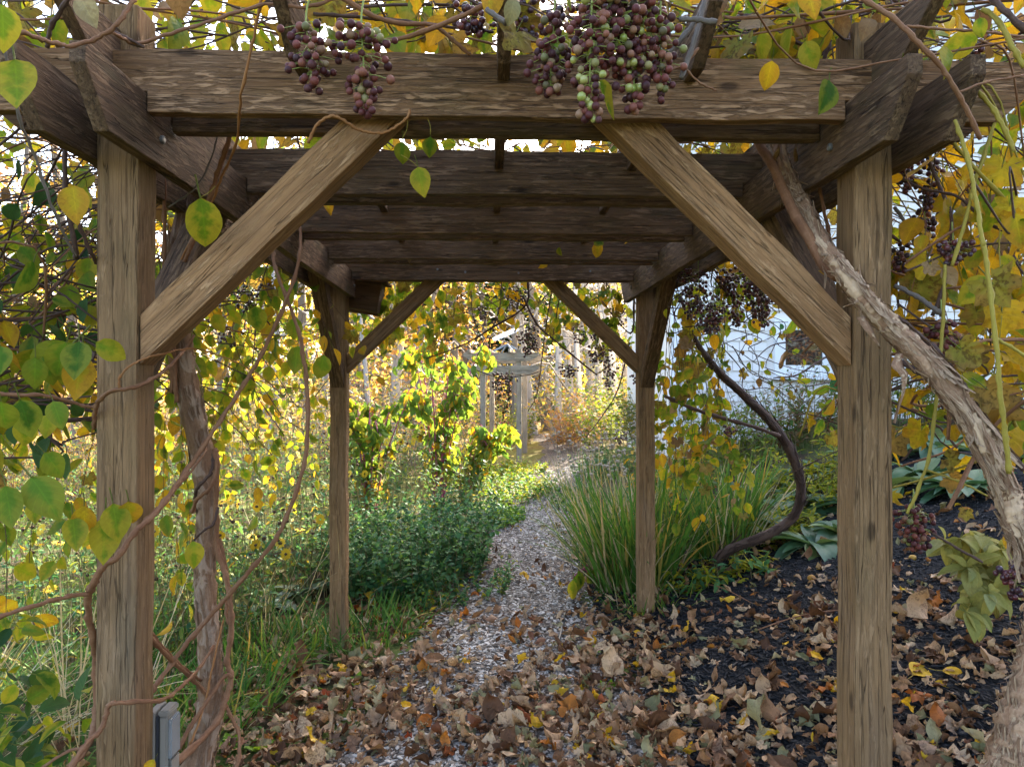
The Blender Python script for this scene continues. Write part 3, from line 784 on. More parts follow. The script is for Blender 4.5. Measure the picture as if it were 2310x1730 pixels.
def obx(name, c, h, mat, parent=outl, bev=.004):
    g = Geo(); g.box((0, 0, 0), h); me = g.mesh(name, mat, False)
    bm = bmesh.new(); bm.from_mesh(me); bmesh.ops.bevel(bm, geom=list(bm.edges), offset=bev, segments=2, affect='EDGES'); bm.to_mesh(me); bm.free()
    return link(name, me, parent, Matrix.Translation((ox + c[0], oy + c[1], oz + c[2])))
obx('mounting_board', (-.019, .0, -.14), (.010, .035, .16), M['plastic'], bev=.002)
obx('gasket', (-.004, -.0, -.08), (.003, .032, .09), M['plastic_d'], bev=.001)
bx_ = obx('body', (.010, .0, -.08), (.010, .03, .088), M['plastic'])
obx('cover', (.024, .0, -.05), (.005, .028, .05), M['clear'])
obx('hinge', (.010, -.0, .014), (.014, .03, .008), M['plastic'])
obx('lower_lid', (.024, .0, -.128), (.004, .025, .028), M['plastic'])
hp = [G(a * K, b * K) for a, b in ((1222, 1322), (1214, 1362), (1206, 1400), (1204, 1440), (1200, 1480), (1192, 1520), (1190, 1560))]
g = Geo(); g.tube(spline([p + Vector((0, 0, .012)) for p in hp], 6), .0085, 8)
tag(g.build('drip_hose', M['hose']), 'thin black drip hose lying along the path edge', 'hose')
# ------------------------------------------------------------------ climbing vines
def C4(x, y, Y): return P(x / 2.761, 560 + y / 2.761, Y)          # points read off enlarged parts of the photo
def C7(x, y, Y): return P(x / 2.761, 1130 + y / 2.761, Y)
def C1(x, y, Y): return P(x / 2.761, y / 2.761, Y)
def C2(x, y, Y): return P(750 + x / 2.761, y / 2.761, Y)
def C3(x, y, Y): return P(1510 + x / 2.761, y / 2.761, Y)
def C6(x, y, Y): return P(1510 + x / 2.761, 560 + y / 2.761, Y)
def C9(x, y, Y): return P(1510 + x / 2.761, 1130 + y / 2.761, Y)
LM = {}
def leaf_mesh(kind, k, mat):
    if (kind, k, mat) not in LM:
        g = Geo(); g.add(*PR[kind][k]); LM[(kind, k, mat)] = g.mesh('leaf', M[mat])
    return LM[(kind, k, mat)]
def rv(): return Vector((random.gauss(0, 1), random.gauss(0, 1), random.gauss(0, 1))).normalized()
class Vine:
    def __init__(s, name, loc, label, cat='vine'):
        s.o = thing(name, loc, label, cat); s.lv = []; s.far = Geo(); s.farm = []
    def trunk(s, pts, rad, mat, name='trunk', sides=14, rough=.06, n=10):
        g = Geo(); g.tube(spline(pts, n), rad, sides, 0, rough); return g.build(name, M[mat], s.o)
    def cane(s, pts, r, mat='cane', n=7, sides=7, jit=0.0, knots=True):
        q = spline(pts, n)
        if jit: q = [p + rv() * jit for p in q]
        rad = np.interp(np.linspace(0, 1, len(q)), np.linspace(0, 1, len(r)), r) if isinstance(r, (list, tuple)) else np.full(len(q), r)
        rad = rad * .78
        if knots: rad[2::5] *= 1.3
        g = Geo(); g.tube(q, rad * np.exp(rng.normal(size=len(q)) * .07), sides, 0, .05); g.build('cane', M[mat], s.o); return q
    def leaf(s, base, d, nn, size, kind='kiwi', mat='green'):
        s.lv.append((Vector(base), Vector(d).normalized(), Vector(nn), size, kind, mat))
    def leaf_to(s, b, t, mat, kind='kiwi', face=None, grow=1.05):
        nn = (Vector((0, 0, CAMZ)) - b).normalized() if face is None else Vector(face)
        s.leaf(b, t - b, nn + rv() * .25, (t - b).length * grow, kind, mat)
    def strew(s, q, step, size, pal, kinds=('kiwi',), down=1.0, start=0.0, side=None):
        """leaves alternately along a cane"""
        acc = 0.0; L = sum((q[i + 1] - q[i]).length for i in range(len(q) - 1)); run = 0.0; sg = 1
        for i in range(len(q) - 1):
            l = (q[i + 1] - q[i]).length; acc += l; run += l
            if run < start * L: continue
            while acc > step:
                acc -= step * random.uniform(.6, 1.4); sg = -sg
                t = (q[i + 1] - q[i]).normalized()
                out = t.cross(Vector((0, 0, 1)));
                out = (out if out.length > .1 else rv()).normalized() * sg
                d = (out * random.uniform(.2, .8) + rv() * .45 + Vector((0, 0, -1)) * down * random.uniform(.4, 1.3)).normalized()
                nn = rv() + Vector((0, -.7, .5))
                sz = size * random.uniform(.55, 1.25)
                m = random.choices([a for a, _ in pal], [b for _, b in pal])[0]
                k = random.choice(kinds)
                if m == 'blotch': k = 'grape'
                if k == 'grape': sz *= 1.25
                s.leaf(q[i] + d * sz * .38 + rv() * .01, d, nn, sz, k, m)
    def close(s, cap=280, lod=4.0):
        key = lambda a: a[3] / max((a[0] - Vector((0, 0, CAMZ))).length, .3)
        inn = [a for a in s.lv if seen(a[0])]; out = [a for a in s.lv if not seen(a[0])]
        inn.sort(key=key, reverse=True)
        for (b, d, nn, sz, kind, mat) in inn[:cap]:
            if d.cross(nn).length < .05: nn = nn + Vector((.3, .2, .1))
            fr = frames(np.array([tuple(d)]), np.array([tuple(nn)]))[0]
            Mx = Matrix([[*(fr[r] * sz), b[r]] for r in range(3)] + [[0, 0, 0, 1]])
            k = random.randrange(len(PR[kind]))
            link('leaf', leaf_mesh(kind, k, mat), s.o, Mx)
        rest = inn[cap:] + out
        by = {}
        for a in rest:
            kind = a[4]
            if (a[0] - Vector((0, 0, CAMZ))).length > lod and kind == 'kiwi': kind = 'kiwi_far'
            by.setdefault((kind, random.randrange(len(PR[kind])), a[5]), []).append(a)
        g = Geo(); mats = sorted({k[2] for k in by})
        for (kind, k, mat), L in by.items():
            g.inst(PR[kind][k], np.array([tuple(a[0]) for a in L]), frames(np.array([tuple(a[1]) for a in L]), np.array([tuple(a[2] + Vector((.01, .02, .03))) for a in L])), np.array([a[3] for a in L]), mats.index(mat))
        if rest: tag(g.build('foliage', [M[m] for m in mats], s.o), kind='stuff')
def hang(v, p, L, size, pal, step=.05, sway=.12, r=.0022, mat='cane_d', kinds=('kiwi',), lean=(0, 0), start=.05, keep=None):
    p = Vector(p)
    if keep and not keep(p, L): return None
    pts = [p]; dx, dy = random.gauss(0, sway), random.gauss(0, sway)
    n = max(3, int(L / .22))
    for i in range(1, n + 1):
        f = i / n
        pts.append(p + Vector((dx * f + lean[0] * f + random.gauss(0, .025), dy * f + lean[1] * f + random.gauss(0, .025), -L * f + .08 * math.sin(f * PI))))
    q = v.cane(pts, [r, r * .5], mat, 4, 5, 0, False)
    v.strew(q, step, size, pal, kinds, 1.0, start)
    # the shoot it hangs from runs back to the timber
    if abs(p.x) > 1.02 or p.y > 4.6:
        b = Vector((max(-1.0, min(1.04, p.x)), min(4.58, p.y + random.uniform(-.3, .3)), 2.21 + random.uniform(0, .1)))
        m = b.lerp(p, .55) + Vector((random.gauss(0, .05), random.gauss(0, .05), .06 + .15 * abs(b.z - p.z)))
        v.cane([b, m, p], [r * 1.3, r], mat, 4, 5, 0, False)
    return q
def wander(v, a, b, sag=.1, jit=.12, r=.003, mat='cane_d', n=5, size=0, pal=None, step=.06, kinds=('kiwi',)):
    a, b = Vector(a), Vector(b); pts = []
    for i in range(n + 1):
        f = i / n; k = 0 if i in (0, n) else 1
        pts.append(a.lerp(b, f) + k * Vector((random.gauss(0, jit), random.gauss(0, jit), random.gauss(0, jit * .6))) - Vector((0, 0, sag * math.sin(PI * f))))
    q = v.cane(pts, [r, r * .7], mat, 5, 6)
    if size: v.strew(q, step, size, pal, kinds, .8)
    return q

# ---- left vine: shaggy trunk behind the near post, twining canes, curtain of leaves
lb = D(420, 1690, 2.18)
vl = Vine('kiwi_vine', (lb.x, 2.18, Hf(lb.x, 2.18)), 'shaggy brown trunk vine twining behind the near post with green and yellow leaves')
tp = [D(400, 1760, 2.12), D(425, 1657, 2.16), D(452, 1530, 2.2), D(452, 1400, 2.22), D(442, 1250, 2.24), D(446, 1100, 2.24), D(430, 960, 2.24), D(402, 830, 2.22), D(385, 720, 2.2), D(372, 600, 2.2), D(395, 470, 2.25), D(420, 360, 2.3)]
vl.trunk(tp, [.046, .042, .037, .033, .031, .031, .033, .035, .034, .026, .02, .016], 'bark_l', rough=.10)
def shag(v, pts, r, n, mat, L=(.08, .22), w=(.006, .014)):
    q = spline(pts, 10); g = Geo()
    for _ in range(n):
        i = random.randrange(2, len(q) - 3); t = (q[i + 1] - q[i]).normalized()
        o = rv(); o = (o - t * o.dot(t)).normalized()
        rr = np.interp(i / len(q), np.linspace(0, 1, len(r)), r)
        l = random.uniform(*L); ww = random.uniform(*w); sd = t.cross(o)
        c = []
        for k in range(6):
            f = k / 5
            c.append(q[i] + t * (l * f) + o * (rr * 1.02 + .012 * (abs(f - .45) * 2) ** 3 * random.uniform(.2, 1.6)) + sd * random.gauss(0, .0025))
        vv = []
        for k, p in enumerate(c):
            wk = ww * (1 - .7 * abs(k / 5 - .5) * 2) * .5
            vv += [p - sd * wk, p + sd * wk + o * .001]
        g.add([tuple(a) for a in vv], np.array([(2 * k, 2 * k + 1, 2 * k + 3, 2 * k + 2) for k in range(5)]), [(a % 2, a // 2 * .05) for a in range(12)])
    return tag(g.build('peeling_bark', M[mat], v.o), kind='stuff')
shag(vl, tp, [.046, .042, .037, .033, .031, .031, .033, .035, .034, .026, .02, .016], 150, 'bark_l')
CANES_L = [
    ([C4(1690, -140, 2.3), C4(1700, 40, 2.2), C4(1730, 170, 2.1), C4(1850, 480, 2.0), C4(1890, 680, 2.0), C4(1915, 900, 2.0), C4(1912, 1200, 2.0), C4(1880, 1400, 2.0), C4(1790, 1657, 2.0), C7(1700, 260, 2.0), C7(1500, 500, 2.02), C7(1340, 680, 2.04), C7(1150, 900, 2.02), C7(970, 1150, 1.95), C7(880, 1260, 1.9)], [.006, .0085], 'cane'),
    ([C1(1860, 1240, 2.3), C4(1870, 0, 2.1), C4(1800, 280, 2.0), C4(1650, 620, 1.96), C4(1500, 880, 1.95), C4(1300, 1180, 1.9), C4(1150, 1400, 1.85), C4(980, 1640, 1.72), C7(850, 180, 1.66), C7(740, 340, 1.63), C7(650, 400, 1.63), C7(590, 500, 1.64), C7(555, 570, 1.68), C7(550, 700, 1.72), C7(580, 850, 1.76), C7(598, 1000, 1.8), C7(600, 1300, 1.8), C7(560, 1500, 1.75), C7(430, 1660, 1.7)], [.005, .008, .010, .010], 'cane'),
    ([C1(1640, -40, 1.5), C1(1570, 280, 1.55), C1(1500, 600, 1.6), C1(1470, 900, 1.75), C1(1390, 1080, 1.9), C1(1310, 1280, 2.0), C1(1200, 1480, 2.05), C4(1050, 260, 2.1), C4(1030, 600, 2.14)], [.0035, .0045], 'cane_o'),
    ([C1(1470, 730, 1.95), C1(1400, 950, 1.95), C1(1340, 1130, 1.98), C1(1290, 1270, 2.0), C1(1180, 1560, 2.05), C4(1110, 200, 2.1), C4(1080, 560, 2.15), C4(1090, 800, 2.17), C4(1100, 960, 2.18)], [.008, .008], 'cane'),
    ([C1(1020, 1050, 2.1), C1(1025, 1350, 2.1), C1(1020, 1657, 2.1), C4(1040, 300, 2.15), C4(1065, 640, 2.16), C4(1070, 900, 2.18)], [.007, .008], 'cane'),
    ([P(694, 323, 1.69), P(716, 281, 1.68), P(736, 267, 1.675), P(757, 263.5, 1.675), P(781, 276, 1.69), P(808, 292, 1.705), P(835, 299.5, 1.71), P(862, 300, 1.71), P(890, 289, 1.70), P(917, 267, 1.69), P(925, 245, 1.70)], [.0045, .004], 'cane_o'),
    ([C4(-60, 900, 1.6), C4(0, 910, 1.6), C4(300, 920, 1.65), C4(500, 975, 1.7), C4(585, 990, 1.72)], [.0055, .005], 'cane'),
    ([C4(585, 1120, 1.75), C4(590, 1030, 1.72), C4(610, 960, 1.69), C4(700, 890, 1.66), C4(850, 860, 1.67), C4(1000, 780, 1.8), C4(1130, 660, 2.1), C4(1210, 540, 2.16)], [.0065, .0055], 'cane'),
    ([C4(740, 870, 1.64), C4(750, 800, 1.64), C4(830, 720, 1.65), C4(960, 670, 1.72), C4(1200, 625, 1.95), C4(1400, 680, 2.0), C4(1600, 780, 2.1), C4(1780, 930, 2.3)], [.0035, .002], 'cane_o'),
    ([C7(-80, 745, 1.5), C7(0, 715, 1.5), C7(250, 640, 1.55), C7(400, 600, 1.6), C7(550, 575, 1.66)], [.0055, .006], 'cane'),
    ([C7(240, 1670, 1.6), C7(420, 1560, 1.6), C7(520, 1530, 1.6), C7(560, 1490, 1.62)], [.004, .004], 'cane'),
    ([C7(430, 1690, 1.55), C7(520, 1530, 1.58), C7(620, 1430, 1.62), C7(660, 1330, 1.63), C7(680, 1270, 1.63), C7(760, 1253, 1.64), C7(990, 1240, 1.72), C7(1100, 1180, 1.9), C7(1240, 1040, 2.1), C7(1330, 900, 2.18)], [.007, .0065, .006], 'cane'),
    ([C7(930, 840, 1.85), C7(1080, 1000, 2.0), C7(1230, 1140, 2.12), C7(1300, 1230, 2.15)], [.008, .008], 'cane'),
    ([C7(920, 800, 1.9), C7(1085, 985, 2.05), C7(1250, 1120, 2.18)], [.006, .006], 'cane'),
    ([C4(1340, 1250, 2.15), C4(1350, 1350, 2.13), C7(1350, 250, 2.14), C7(1400, 450, 2.13), C7(1430, 600, 2.12), C7(1440, 800, 2.12), C7(1415, 1000, 2.12), C7(1440, 1100, 2.12), C7(1400, 1250, 2.1), C7(1330, 1400, 2.06), C7(1070, 1660, 1.9), C7(900, 1800, 1.85)], [.009, .010, .012], 'cane'),
    ([C7(1370, 230, 2.16), C7(1420, 500, 2.15), C7(1410, 700, 2.14), C7(1440, 780, 2.13)], [.006, .007], 'cane'),
    ([C7(1450, 1095, 2.11), C7(1400, 1090, 2.1), C7(1300, 1230, 2.06), C7(1200, 1380, 2.02), C7(1100, 1550, 1.98), C7(1000, 1680, 1.95)], [.006, .009], 'cane'),
    ([C7(1410, 1290, 2.1), C7(1480, 1430, 2.1), C7(1492, 1550, 2.08), C7(1465, 1680, 2.05)], [.006, .007], 'cane'),
    ([C7(1390, 740, 2.12), C7(1330, 1000, 2.08), C7(1280, 1230, 2.06), C7(1200, 1480, 2.0), C7(1130, 1600, 1.98)], [.003, .004], 'cane_o'),
    ([C4(1330, 1250, 2.13), C4(1350, 1350, 2.12), C4(1320, 1480, 2.1), C4(1230, 1560, 2.11), C4(1200, 1640, 2.15), C7(1210, 40, 2.2)], [.007, .007], 'cane'),
    ([C4(1330, 1280, 2.13), C4(1310, 1400, 2.11), C4(1230, 1490, 2.12), C4(1215, 1560, 2.18)], [.006, .006], 'cane_d'),
    ([C7(1360, 40, 2.12), C7(1330, 140, 2.1), C7(1260, 190, 2.1), C7(1200, 250, 2.14)], [.005, .004], 'cane_d'),
    ([C1(30, 290, 1.25), C1(120, 730, 1.3), C1(210, 960, 1.35), C1(320, 1280, 1.4), C1(400, 1460, 1.45), C1(470, 1600, 1.5)], [.0035, .003], 'cane_g'),
    ([C1(400, 900, 1.7), C1(410, 1200, 1.7), C1(470, 1560, 1.75), C4(470, 60, 1.8)], [.006, .008], 'cane_d'),
    ([C1(480, 1380, 1.65), C1(560, 1560, 1.7), C4(600, 90, 1.75)], [.005, .006], 'cane_d'),
    ([C4(1290, 1250, 2.0), C4(1160, 1430, 1.9), C4(1000, 1600, 1.8), C7(900, 120, 1.72)], [.004, .004], 'cane'),
    ([C1(1360, 840, 1.95), C1(1290, 1050, 1.95), C1(1200, 1190, 1.98), C1(1050, 1290, 2.0)], [.003, .003], 'cane_g'),
    ([C1(-40, 200, 1.2), C1(150, 210, 1.22), C1(300, 260, 1.25), C1(440, 290, 1.28), C1(600, 240, 1.3), C1(730, 150, 1.3), C1(830, 0, 1.32), C1(860, -60, 1.33)], [.005, .005], 'cane'),
    ([C1(700, 200, 1.35), C1(850, 270, 1.4), C1(1100, 200, 1.42), C1(1350, 120, 1.45), C1(1650, 30, 1.5), C1(1900, 45, 1.5), C1(2180, -40, 1.55)], [.004, .0045], 'cane'),
    ([C1(290, 300, 1.5), C1(330, 150, 1.48), C1(440, -30, 1.45)], [.006, .006], 'cane_d'),
    ([C1(790, 260, 1.4), C1(900, 300, 1.4), C1(720, 200, 1.38)], [.003, .003], 'cane_d'),
]
for pts, r, m in CANES_L: vl.cane(pts, r, m, jit=.0015)
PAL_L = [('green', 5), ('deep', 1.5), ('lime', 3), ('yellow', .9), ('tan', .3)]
PAL_S = [('lime', 4), ('yellow', 2.0), ('green', 3.0), ('blotch', .2)]
NAMED_L = [((33, 134), (46, 256), 1.2, 'lime'), ((165, 418), (172, 503), 1.45, 'yellow'), ((452, 446), (471, 567), 1.62, 'lime'), ((5, 10), (8, 108), 1.15, 'lime'),
    ((216, 772), (288, 811), 1.5, 'lime'), ((165, 775), (60, 870), 1.5, 'green'), ((150, 772), (118, 855), 1.45, 'green'), ((178, 770), (172, 860), 1.42, 'green'), ((185, 800), (170, 897), 1.48, 'yellow'), ((80, 805), (77, 880), 1.45, 'green'), ((100, 800), (122, 868), 1.5, 'green'),
    ((0, 780), (2, 850), 1.4, 'green'), ((2, 905), (12, 985), 1.15, 'green'), ((45, 900), (72, 985), 1.2, 'green'), ((120, 905), (140, 962), 1.35, 'green'), ((110, 935), (105, 980), 1.4, 'lime'), ((60, 945), (50, 1015), 1.3, 'lime'),
    ((100, 1020), (150, 1080), 1.3, 'green'), ((70, 1075), (130, 1158), 1.15, 'green'), ((12, 1095), (30, 1190), 1.12, 'green'), ((255, 1135), (268, 1221), 1.5, 'lime'), ((290, 1130), (298, 1196), 1.5, 'yellow'), ((238, 1165), (229, 1270), 1.55, 'lime'), ((436, 1220), (441, 1283), 1.7, 'lime'),
    ((165, 1165), (170, 1245), 1.5, 'lime'), ((190, 1140), (188, 1215), 1.5, 'yellow'), ((348, 1712), (325, 1745), 1.6, 'yellow'), ((75, 1130), (80, 1180), 1.5, 'lime'),
    ((575, 690), (585, 748), 2.3, 'green'), ((668, 716), (660, 768), 2.2, 'green'), ((672, 780), (663, 843), 2.1, 'green'), ((730, 800), (723, 862), 2.1, 'green'), ((482, 672), (480, 706), 2.4, 'lime'), ((640, 640), (655, 690), 2.5, 'green'),
    ((908, 320), (903, 377), 1.72, 'green'), ((971, 309), (967, 361), 1.72, 'green'), ((943, 377), (955, 440), 1.70, 'lime'), ((180, -10), (215, 60), 1.2, 'litter_b'), ((600, 720), (575, 742), 2.4, 'lime')]
for b, t_, Y, m in NAMED_L: vl.leaf_to(P(*b, Y), P(*t_, Y + random.uniform(-.03, .03)), m)
for a, b in (((920, 272), (908, 312)), ((962, 263), (971, 303)), ((905, 350), (943, 377)), ((486, 420), (452, 446))):
    pa, pb = P(*a, 1.71), P(*b, 1.71); vl.cane([pa, pa.lerp(pb, .5) + Vector((.004, 0, 0)), pb], .0012, 'cane_y', 4, 5, 0, False)
# curtain outside the left posts
for i in range(38):
    Y = random.uniform(1.45, 3.3); x = -(.60 + random.uniform(-.02, .26)) * Y + random.uniform(-.1, .05)
    x = min(x, -1.0)
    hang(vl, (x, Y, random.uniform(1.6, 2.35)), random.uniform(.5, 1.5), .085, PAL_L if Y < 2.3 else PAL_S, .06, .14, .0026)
for i in range(105):
    Y = random.uniform(1.5, 2.8); x = -(.62 + random.uniform(0, .16)) * Y
    wander(vl, (x - .5, Y + random.uniform(-.3, .3), random.uniform(1.3, 2.3)), (min(x + .45, -1.0), max(Y, 1.8) + random.uniform(0, .4), random.uniform(1.4, 2.3)), .05, .1, random.uniform(.0025, .0055), random.choice(['cane_d', 'cane_d', 'cane_d', 'cane']), 5, .08, PAL_L, .26)
# low leaves at the bottom left corner
for i in range(34):
    Y = random.uniform(1.5, 2.7); x = -random.uniform(.60, .78) * Y; z = Hf(x, Y)
    q = spline([(x, Y, z), (x + random.gauss(0, .08), Y, z + .3), (x + random.gauss(0, .15), Y - .1, z + random.uniform(.5, .95))], 6)
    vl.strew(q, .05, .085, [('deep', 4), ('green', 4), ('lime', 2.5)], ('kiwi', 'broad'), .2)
vl.close(290)

# ---- side curtain between the left posts, catching the sun
b0 = (-1.05, 4.0, Hf(-1.05, 4.0))
vm = Vine('kiwi_vine', b0, 'sunlit curtain of yellow green vine leaves hanging between the left posts')
for i in range(64):
    Y = random.uniform(2.7, 5.8); x = random.uniform(-1.95, -1.0)
    z = random.uniform(1.75, 2.25)
    hang(vm, (x, Y, z), random.uniform(.35, 1.25) * (1.15 if x < -1.2 else .7), .075, PAL_S, .055, .16, .0022, lean=(random.uniform(-.1, .1), 0))
for i in range(18):
    Y = random.uniform(2.5, 4.6)
    wander(vm, (-1.5, Y, random.uniform(1.7, 2.3)), (-.95, Y + random.uniform(.2, .8), random.uniform(1.2, 2.2)), .06, .1, .004, random.choice(['cane_d', 'cane']), 5, .07, PAL_S, .2)
vm.close(280)

# ---- canopy on top of the rafters
vt = Vine('canopy_vine', (.1, 2.6, 2.4), 'tangle of bare canes and yellowing leaves sprawled over the pergola roof')
PAL_T = [('yellow', 3), ('lime', 2.6), ('green', 2.2), ('blotch', .9), ('tan', 1.0)]
for i in range(210):
    Y = random.uniform(1.3, 5.2); x = random.uniform(-1.9, 1.9)
    a = random.uniform(0, 2 * PI); L = random.uniform(.5, 1.4); z = 2.37 + abs(random.gauss(0, .24))
    wander(vt, (x, Y, z), (x + L * math.cos(a), Y + .6 * L * math.sin(a), z + random.gauss(0, .1)), .02, .08, random.uniform(.0022, .006), random.choice(['cane_d', 'cane_d', 'cane', 'cane_g']), 5, .085, PAL_T, .13)
for i in range(170):
    Y = random.uniform(1.8, 5.2); x = random.uniform(-1.7, 1.7); hang(vt, (x, Y, 2.5 + random.uniform(0, .3)), random.uniform(.12, .3), .085, PAL_T, .05, .1, .002)
for i in range(190):
    Y = random.uniform(1.75, 3.1); x = random.uniform(-1.7, 1.9); a = random.uniform(-.6, .6) + (PI if random.random() < .5 else 0); L = random.uniform(.4, 1.1)
    z = 1.5 + Y * random.uniform(.46, .56)
    wander(vt, (x, Y, z), (x + L * math.cos(a), Y + .5 * L * math.sin(a), z + random.gauss(0, .06)), .02, .06, random.uniform(.002, .005), random.choice(['cane_d', 'cane_d', 'cane_d', 'cane']), 4, .085, PAL_T, .14)
for pts, r, m in [
    ([C2(0, -60, 1.5), C2(230, 90, 1.5), C2(440, 150, 1.52), C2(620, 160, 1.55), C2(760, 260, 1.58), C2(860, 345, 1.6)], [.007, .006, .005], 'cane'),
    ([C2(-60, 280, 1.6), C2(340, 260, 1.55), C2(640, 170, 1.5), C2(900, 60, 1.5), C2(1100, -40, 1.5)], [.006, .0065], 'cane'),
    ([C2(-120, 90, 1.55), C2(0, 95, 1.55), C2(400, 130, 1.6), C2(820, 180, 1.65), C2(1000, 200, 1.7)], [.005, .004], 'cane_d'),
    ([C2(960, 60, 1.42), C2(1080, 145, 1.4)], [.0065, .0065], 'cane_g'),
    ([C2(1860, 500, 1.36), C2(1990, 390, 1.38), C2(2120, 300, 1.4), C3(180, 100, 1.42), C3(230, -40, 1.45)], [.005, .006], 'cane_g'),
    ([C3(75, 490, 1.38), C3(130, 330, 1.39), C3(190, 130, 1.4), C3(230, -30, 1.42)], [.0062, .0062], 'cane_g'),
    ([C3(60, 120, 1.35), C3(180, 125, 1.34), C3(295, 142, 1.33)], [.0065, .0065], 'cane_g'),
    ([C3(-80, 450, 1.38), C3(80, 410, 1.4), C3(180, 300, 1.41)], [.004, .004], 'cane'),
    ([C3(100, 430, 1.4), C3(190, 520, 1.42), C3(295, 565, 1.43)], [.003, .002], 'cane'),
    ([C3(440, 100, 1.9), C3(640, 190, 1.9), C3(800, 270, 1.9), C3(980, 330, 1.92)], [.0065, .007], 'cane_d'),
    ([C3(420, 110, 2.0), C3(620, 90, 2.0), C3(830, 60, 2.0), C3(1060, 60, 2.0)], [.007, .008], 'cane_d'),
    ([C3(980, -40, 1.85), C3(1010, 120, 1.87), C3(1000, 250, 1.88), C3(960, 380, 1.9)], [.008, .007], 'cane_d'),
]: vt.cane(pts, r, m, jit=.001)
for b, t_, Y, m in [((820, -5), (1000 / 2.761 + 750, 55), 1.9, 'yellow')]: pass
for k in range(26):
    px = random.uniform(840, 1010) if k < 8 else random.uniform(1660, 1900); py = random.uniform(0, 110); Y = random.uniform(1.85, 2.4)
    b = P(px, py, Y); vt.leaf(b, Vector((random.gauss(0, .3), random.gauss(0, .3), -1)), Vector((random.gauss(0, .5), -1, .3)), random.uniform(.08, .12), random.choice(['kiwi', 'grape']), random.choice(['yellow', 'yellow', 'lime', 'blotch']))
vt.leaf_to(C2(1130, -10, 1.38), C2(1110, 150, 1.38), 'litter_b')
vt.leaf_to(C3(830, 95, 1.9), C3(830, 240, 1.9), 'tan'); vt.leaf_to(C3(700, 300, 1.9), C3(860, 365, 1.9), 'yellow', 'grape')
vt.close(290, 2.6)

# ---- right vine: pale peeling trunk crossing in front of the near post
vr = Vine('grapevine', (1.15, 1.45, Hf(1.15, 1.45)), 'pale peeling trunk grapevine leaning across the near post')
TR = [C3(680, 840, 2.02), C3(700, 1000, 1.98), C3(760, 1150, 1.93), C3(830, 1280, 1.88), C3(900, 1420, 1.83), C3(975, 1560, 1.76), C6(1075, 130, 1.70), C6(1165, 255, 1.655), C6(1265, 375, 1.63), C6(1385, 495, 1.61), C6(1520, 615, 1.58), C6(1640, 740, 1.55), C6(1750, 890, 1.53), C6(1850, 1020, 1.52), C6(1945, 1190, 1.5), C6(2020, 1350, 1.5), C6(2095, 1510, 1.5), C6(2150, 1680, 1.49), C9(2200, 220, 1.48), C9(2310, 480, 1.47), C9(2330, 760, 1.46), C9(2285, 1050, 1.45), C9(2235, 1300, 1.44), C9(2190, 1560, 1.43), C9(2170, 1800, 1.42)]
RR = [.016, .018, .019, .020, .020, .021, .022, .023, .024, .024, .024, .024, .025, .026, .025, .024, .026, .025, .025, .027, .032, .038, .046, .052, .056]
vr.trunk(TR, RR, 'bark_r', rough=.10)
shag(vr, TR, RR, 260, 'bark_r', (.05, .18), (.008, .02))
shag(vr, TR[17:], RR[17:], 150, 'bark_r', (.05, .16), (.008, .024))
vr.trunk([C3(520, 800, 2.0), C3(560, 900, 1.98), C3(650, 1050, 1.93), C3(730, 1230, 1.88), C3(790, 1350, 1.84), C3(880, 1500, 1.79), C3(960, 1650, 1.75), C6(1050, 180, 1.71)], [.012, .013, .014, .013], 'cane', 'trunk', 10, .05)
def flap(v, pts, w, mat):
    q = spline(pts, 6); g = Geo(); vv = []
    for i, p in enumerate(q):
        f = i / (len(q) - 1); a = f * 1.8
        sd = Vector((math.cos(a), .5 * math.sin(a), .1)) * w * (.35 + .65 * math.sin(PI * min(1, f * .8 + .15))) * random.uniform(.85, 1.15)
        vv += [p - sd, p + Vector((0, -.006, 0)), p + sd]
    g.add([tuple(a) for a in vv], np.array([(3 * k + j, 3 * k + j + 1, 3 * k + j + 4, 3 * k + j + 3) for k in range(len(q) - 1) for j in (0, 1)]), [(a % 3 * .3, a // 3 * .03) for a in range(len(vv))])
    o = g.build('bark_strip', M[mat], v.o); sm = o.modifiers.new('thickness', 'SOLIDIFY'); sm.thickness = .0018; return o
flap(vr, [C6(1430, 660, 1.56), C6(1415, 730, 1.55), C6(1460, 790, 1.54), C6(1455, 880, 1.535), C6(1425, 980, 1.53), C6(1400, 1090, 1.53)], .014, 'bark_r')
flap(vr, [C6(1190, 430, 1.62), C6(1240, 510, 1.6), C6(1290, 590, 1.6), C6(1310, 625, 1.6)], .012, 'bark_r')
flap(vr, [C6(1100, 370, 1.64), C6(1140, 350, 1.62), C6(1170, 330, 1.62)], .012, 'bark_r')
flap(vr, [C3(650, 1000, 1.95), C3(680, 930, 1.93), C3(675, 870, 1.93)], .010, 'bark_r'); flap(vr, [C3(790, 1010, 1.95), C3(785, 930, 1.93), C3(800, 870, 1.93)], .008, 'bark_r')
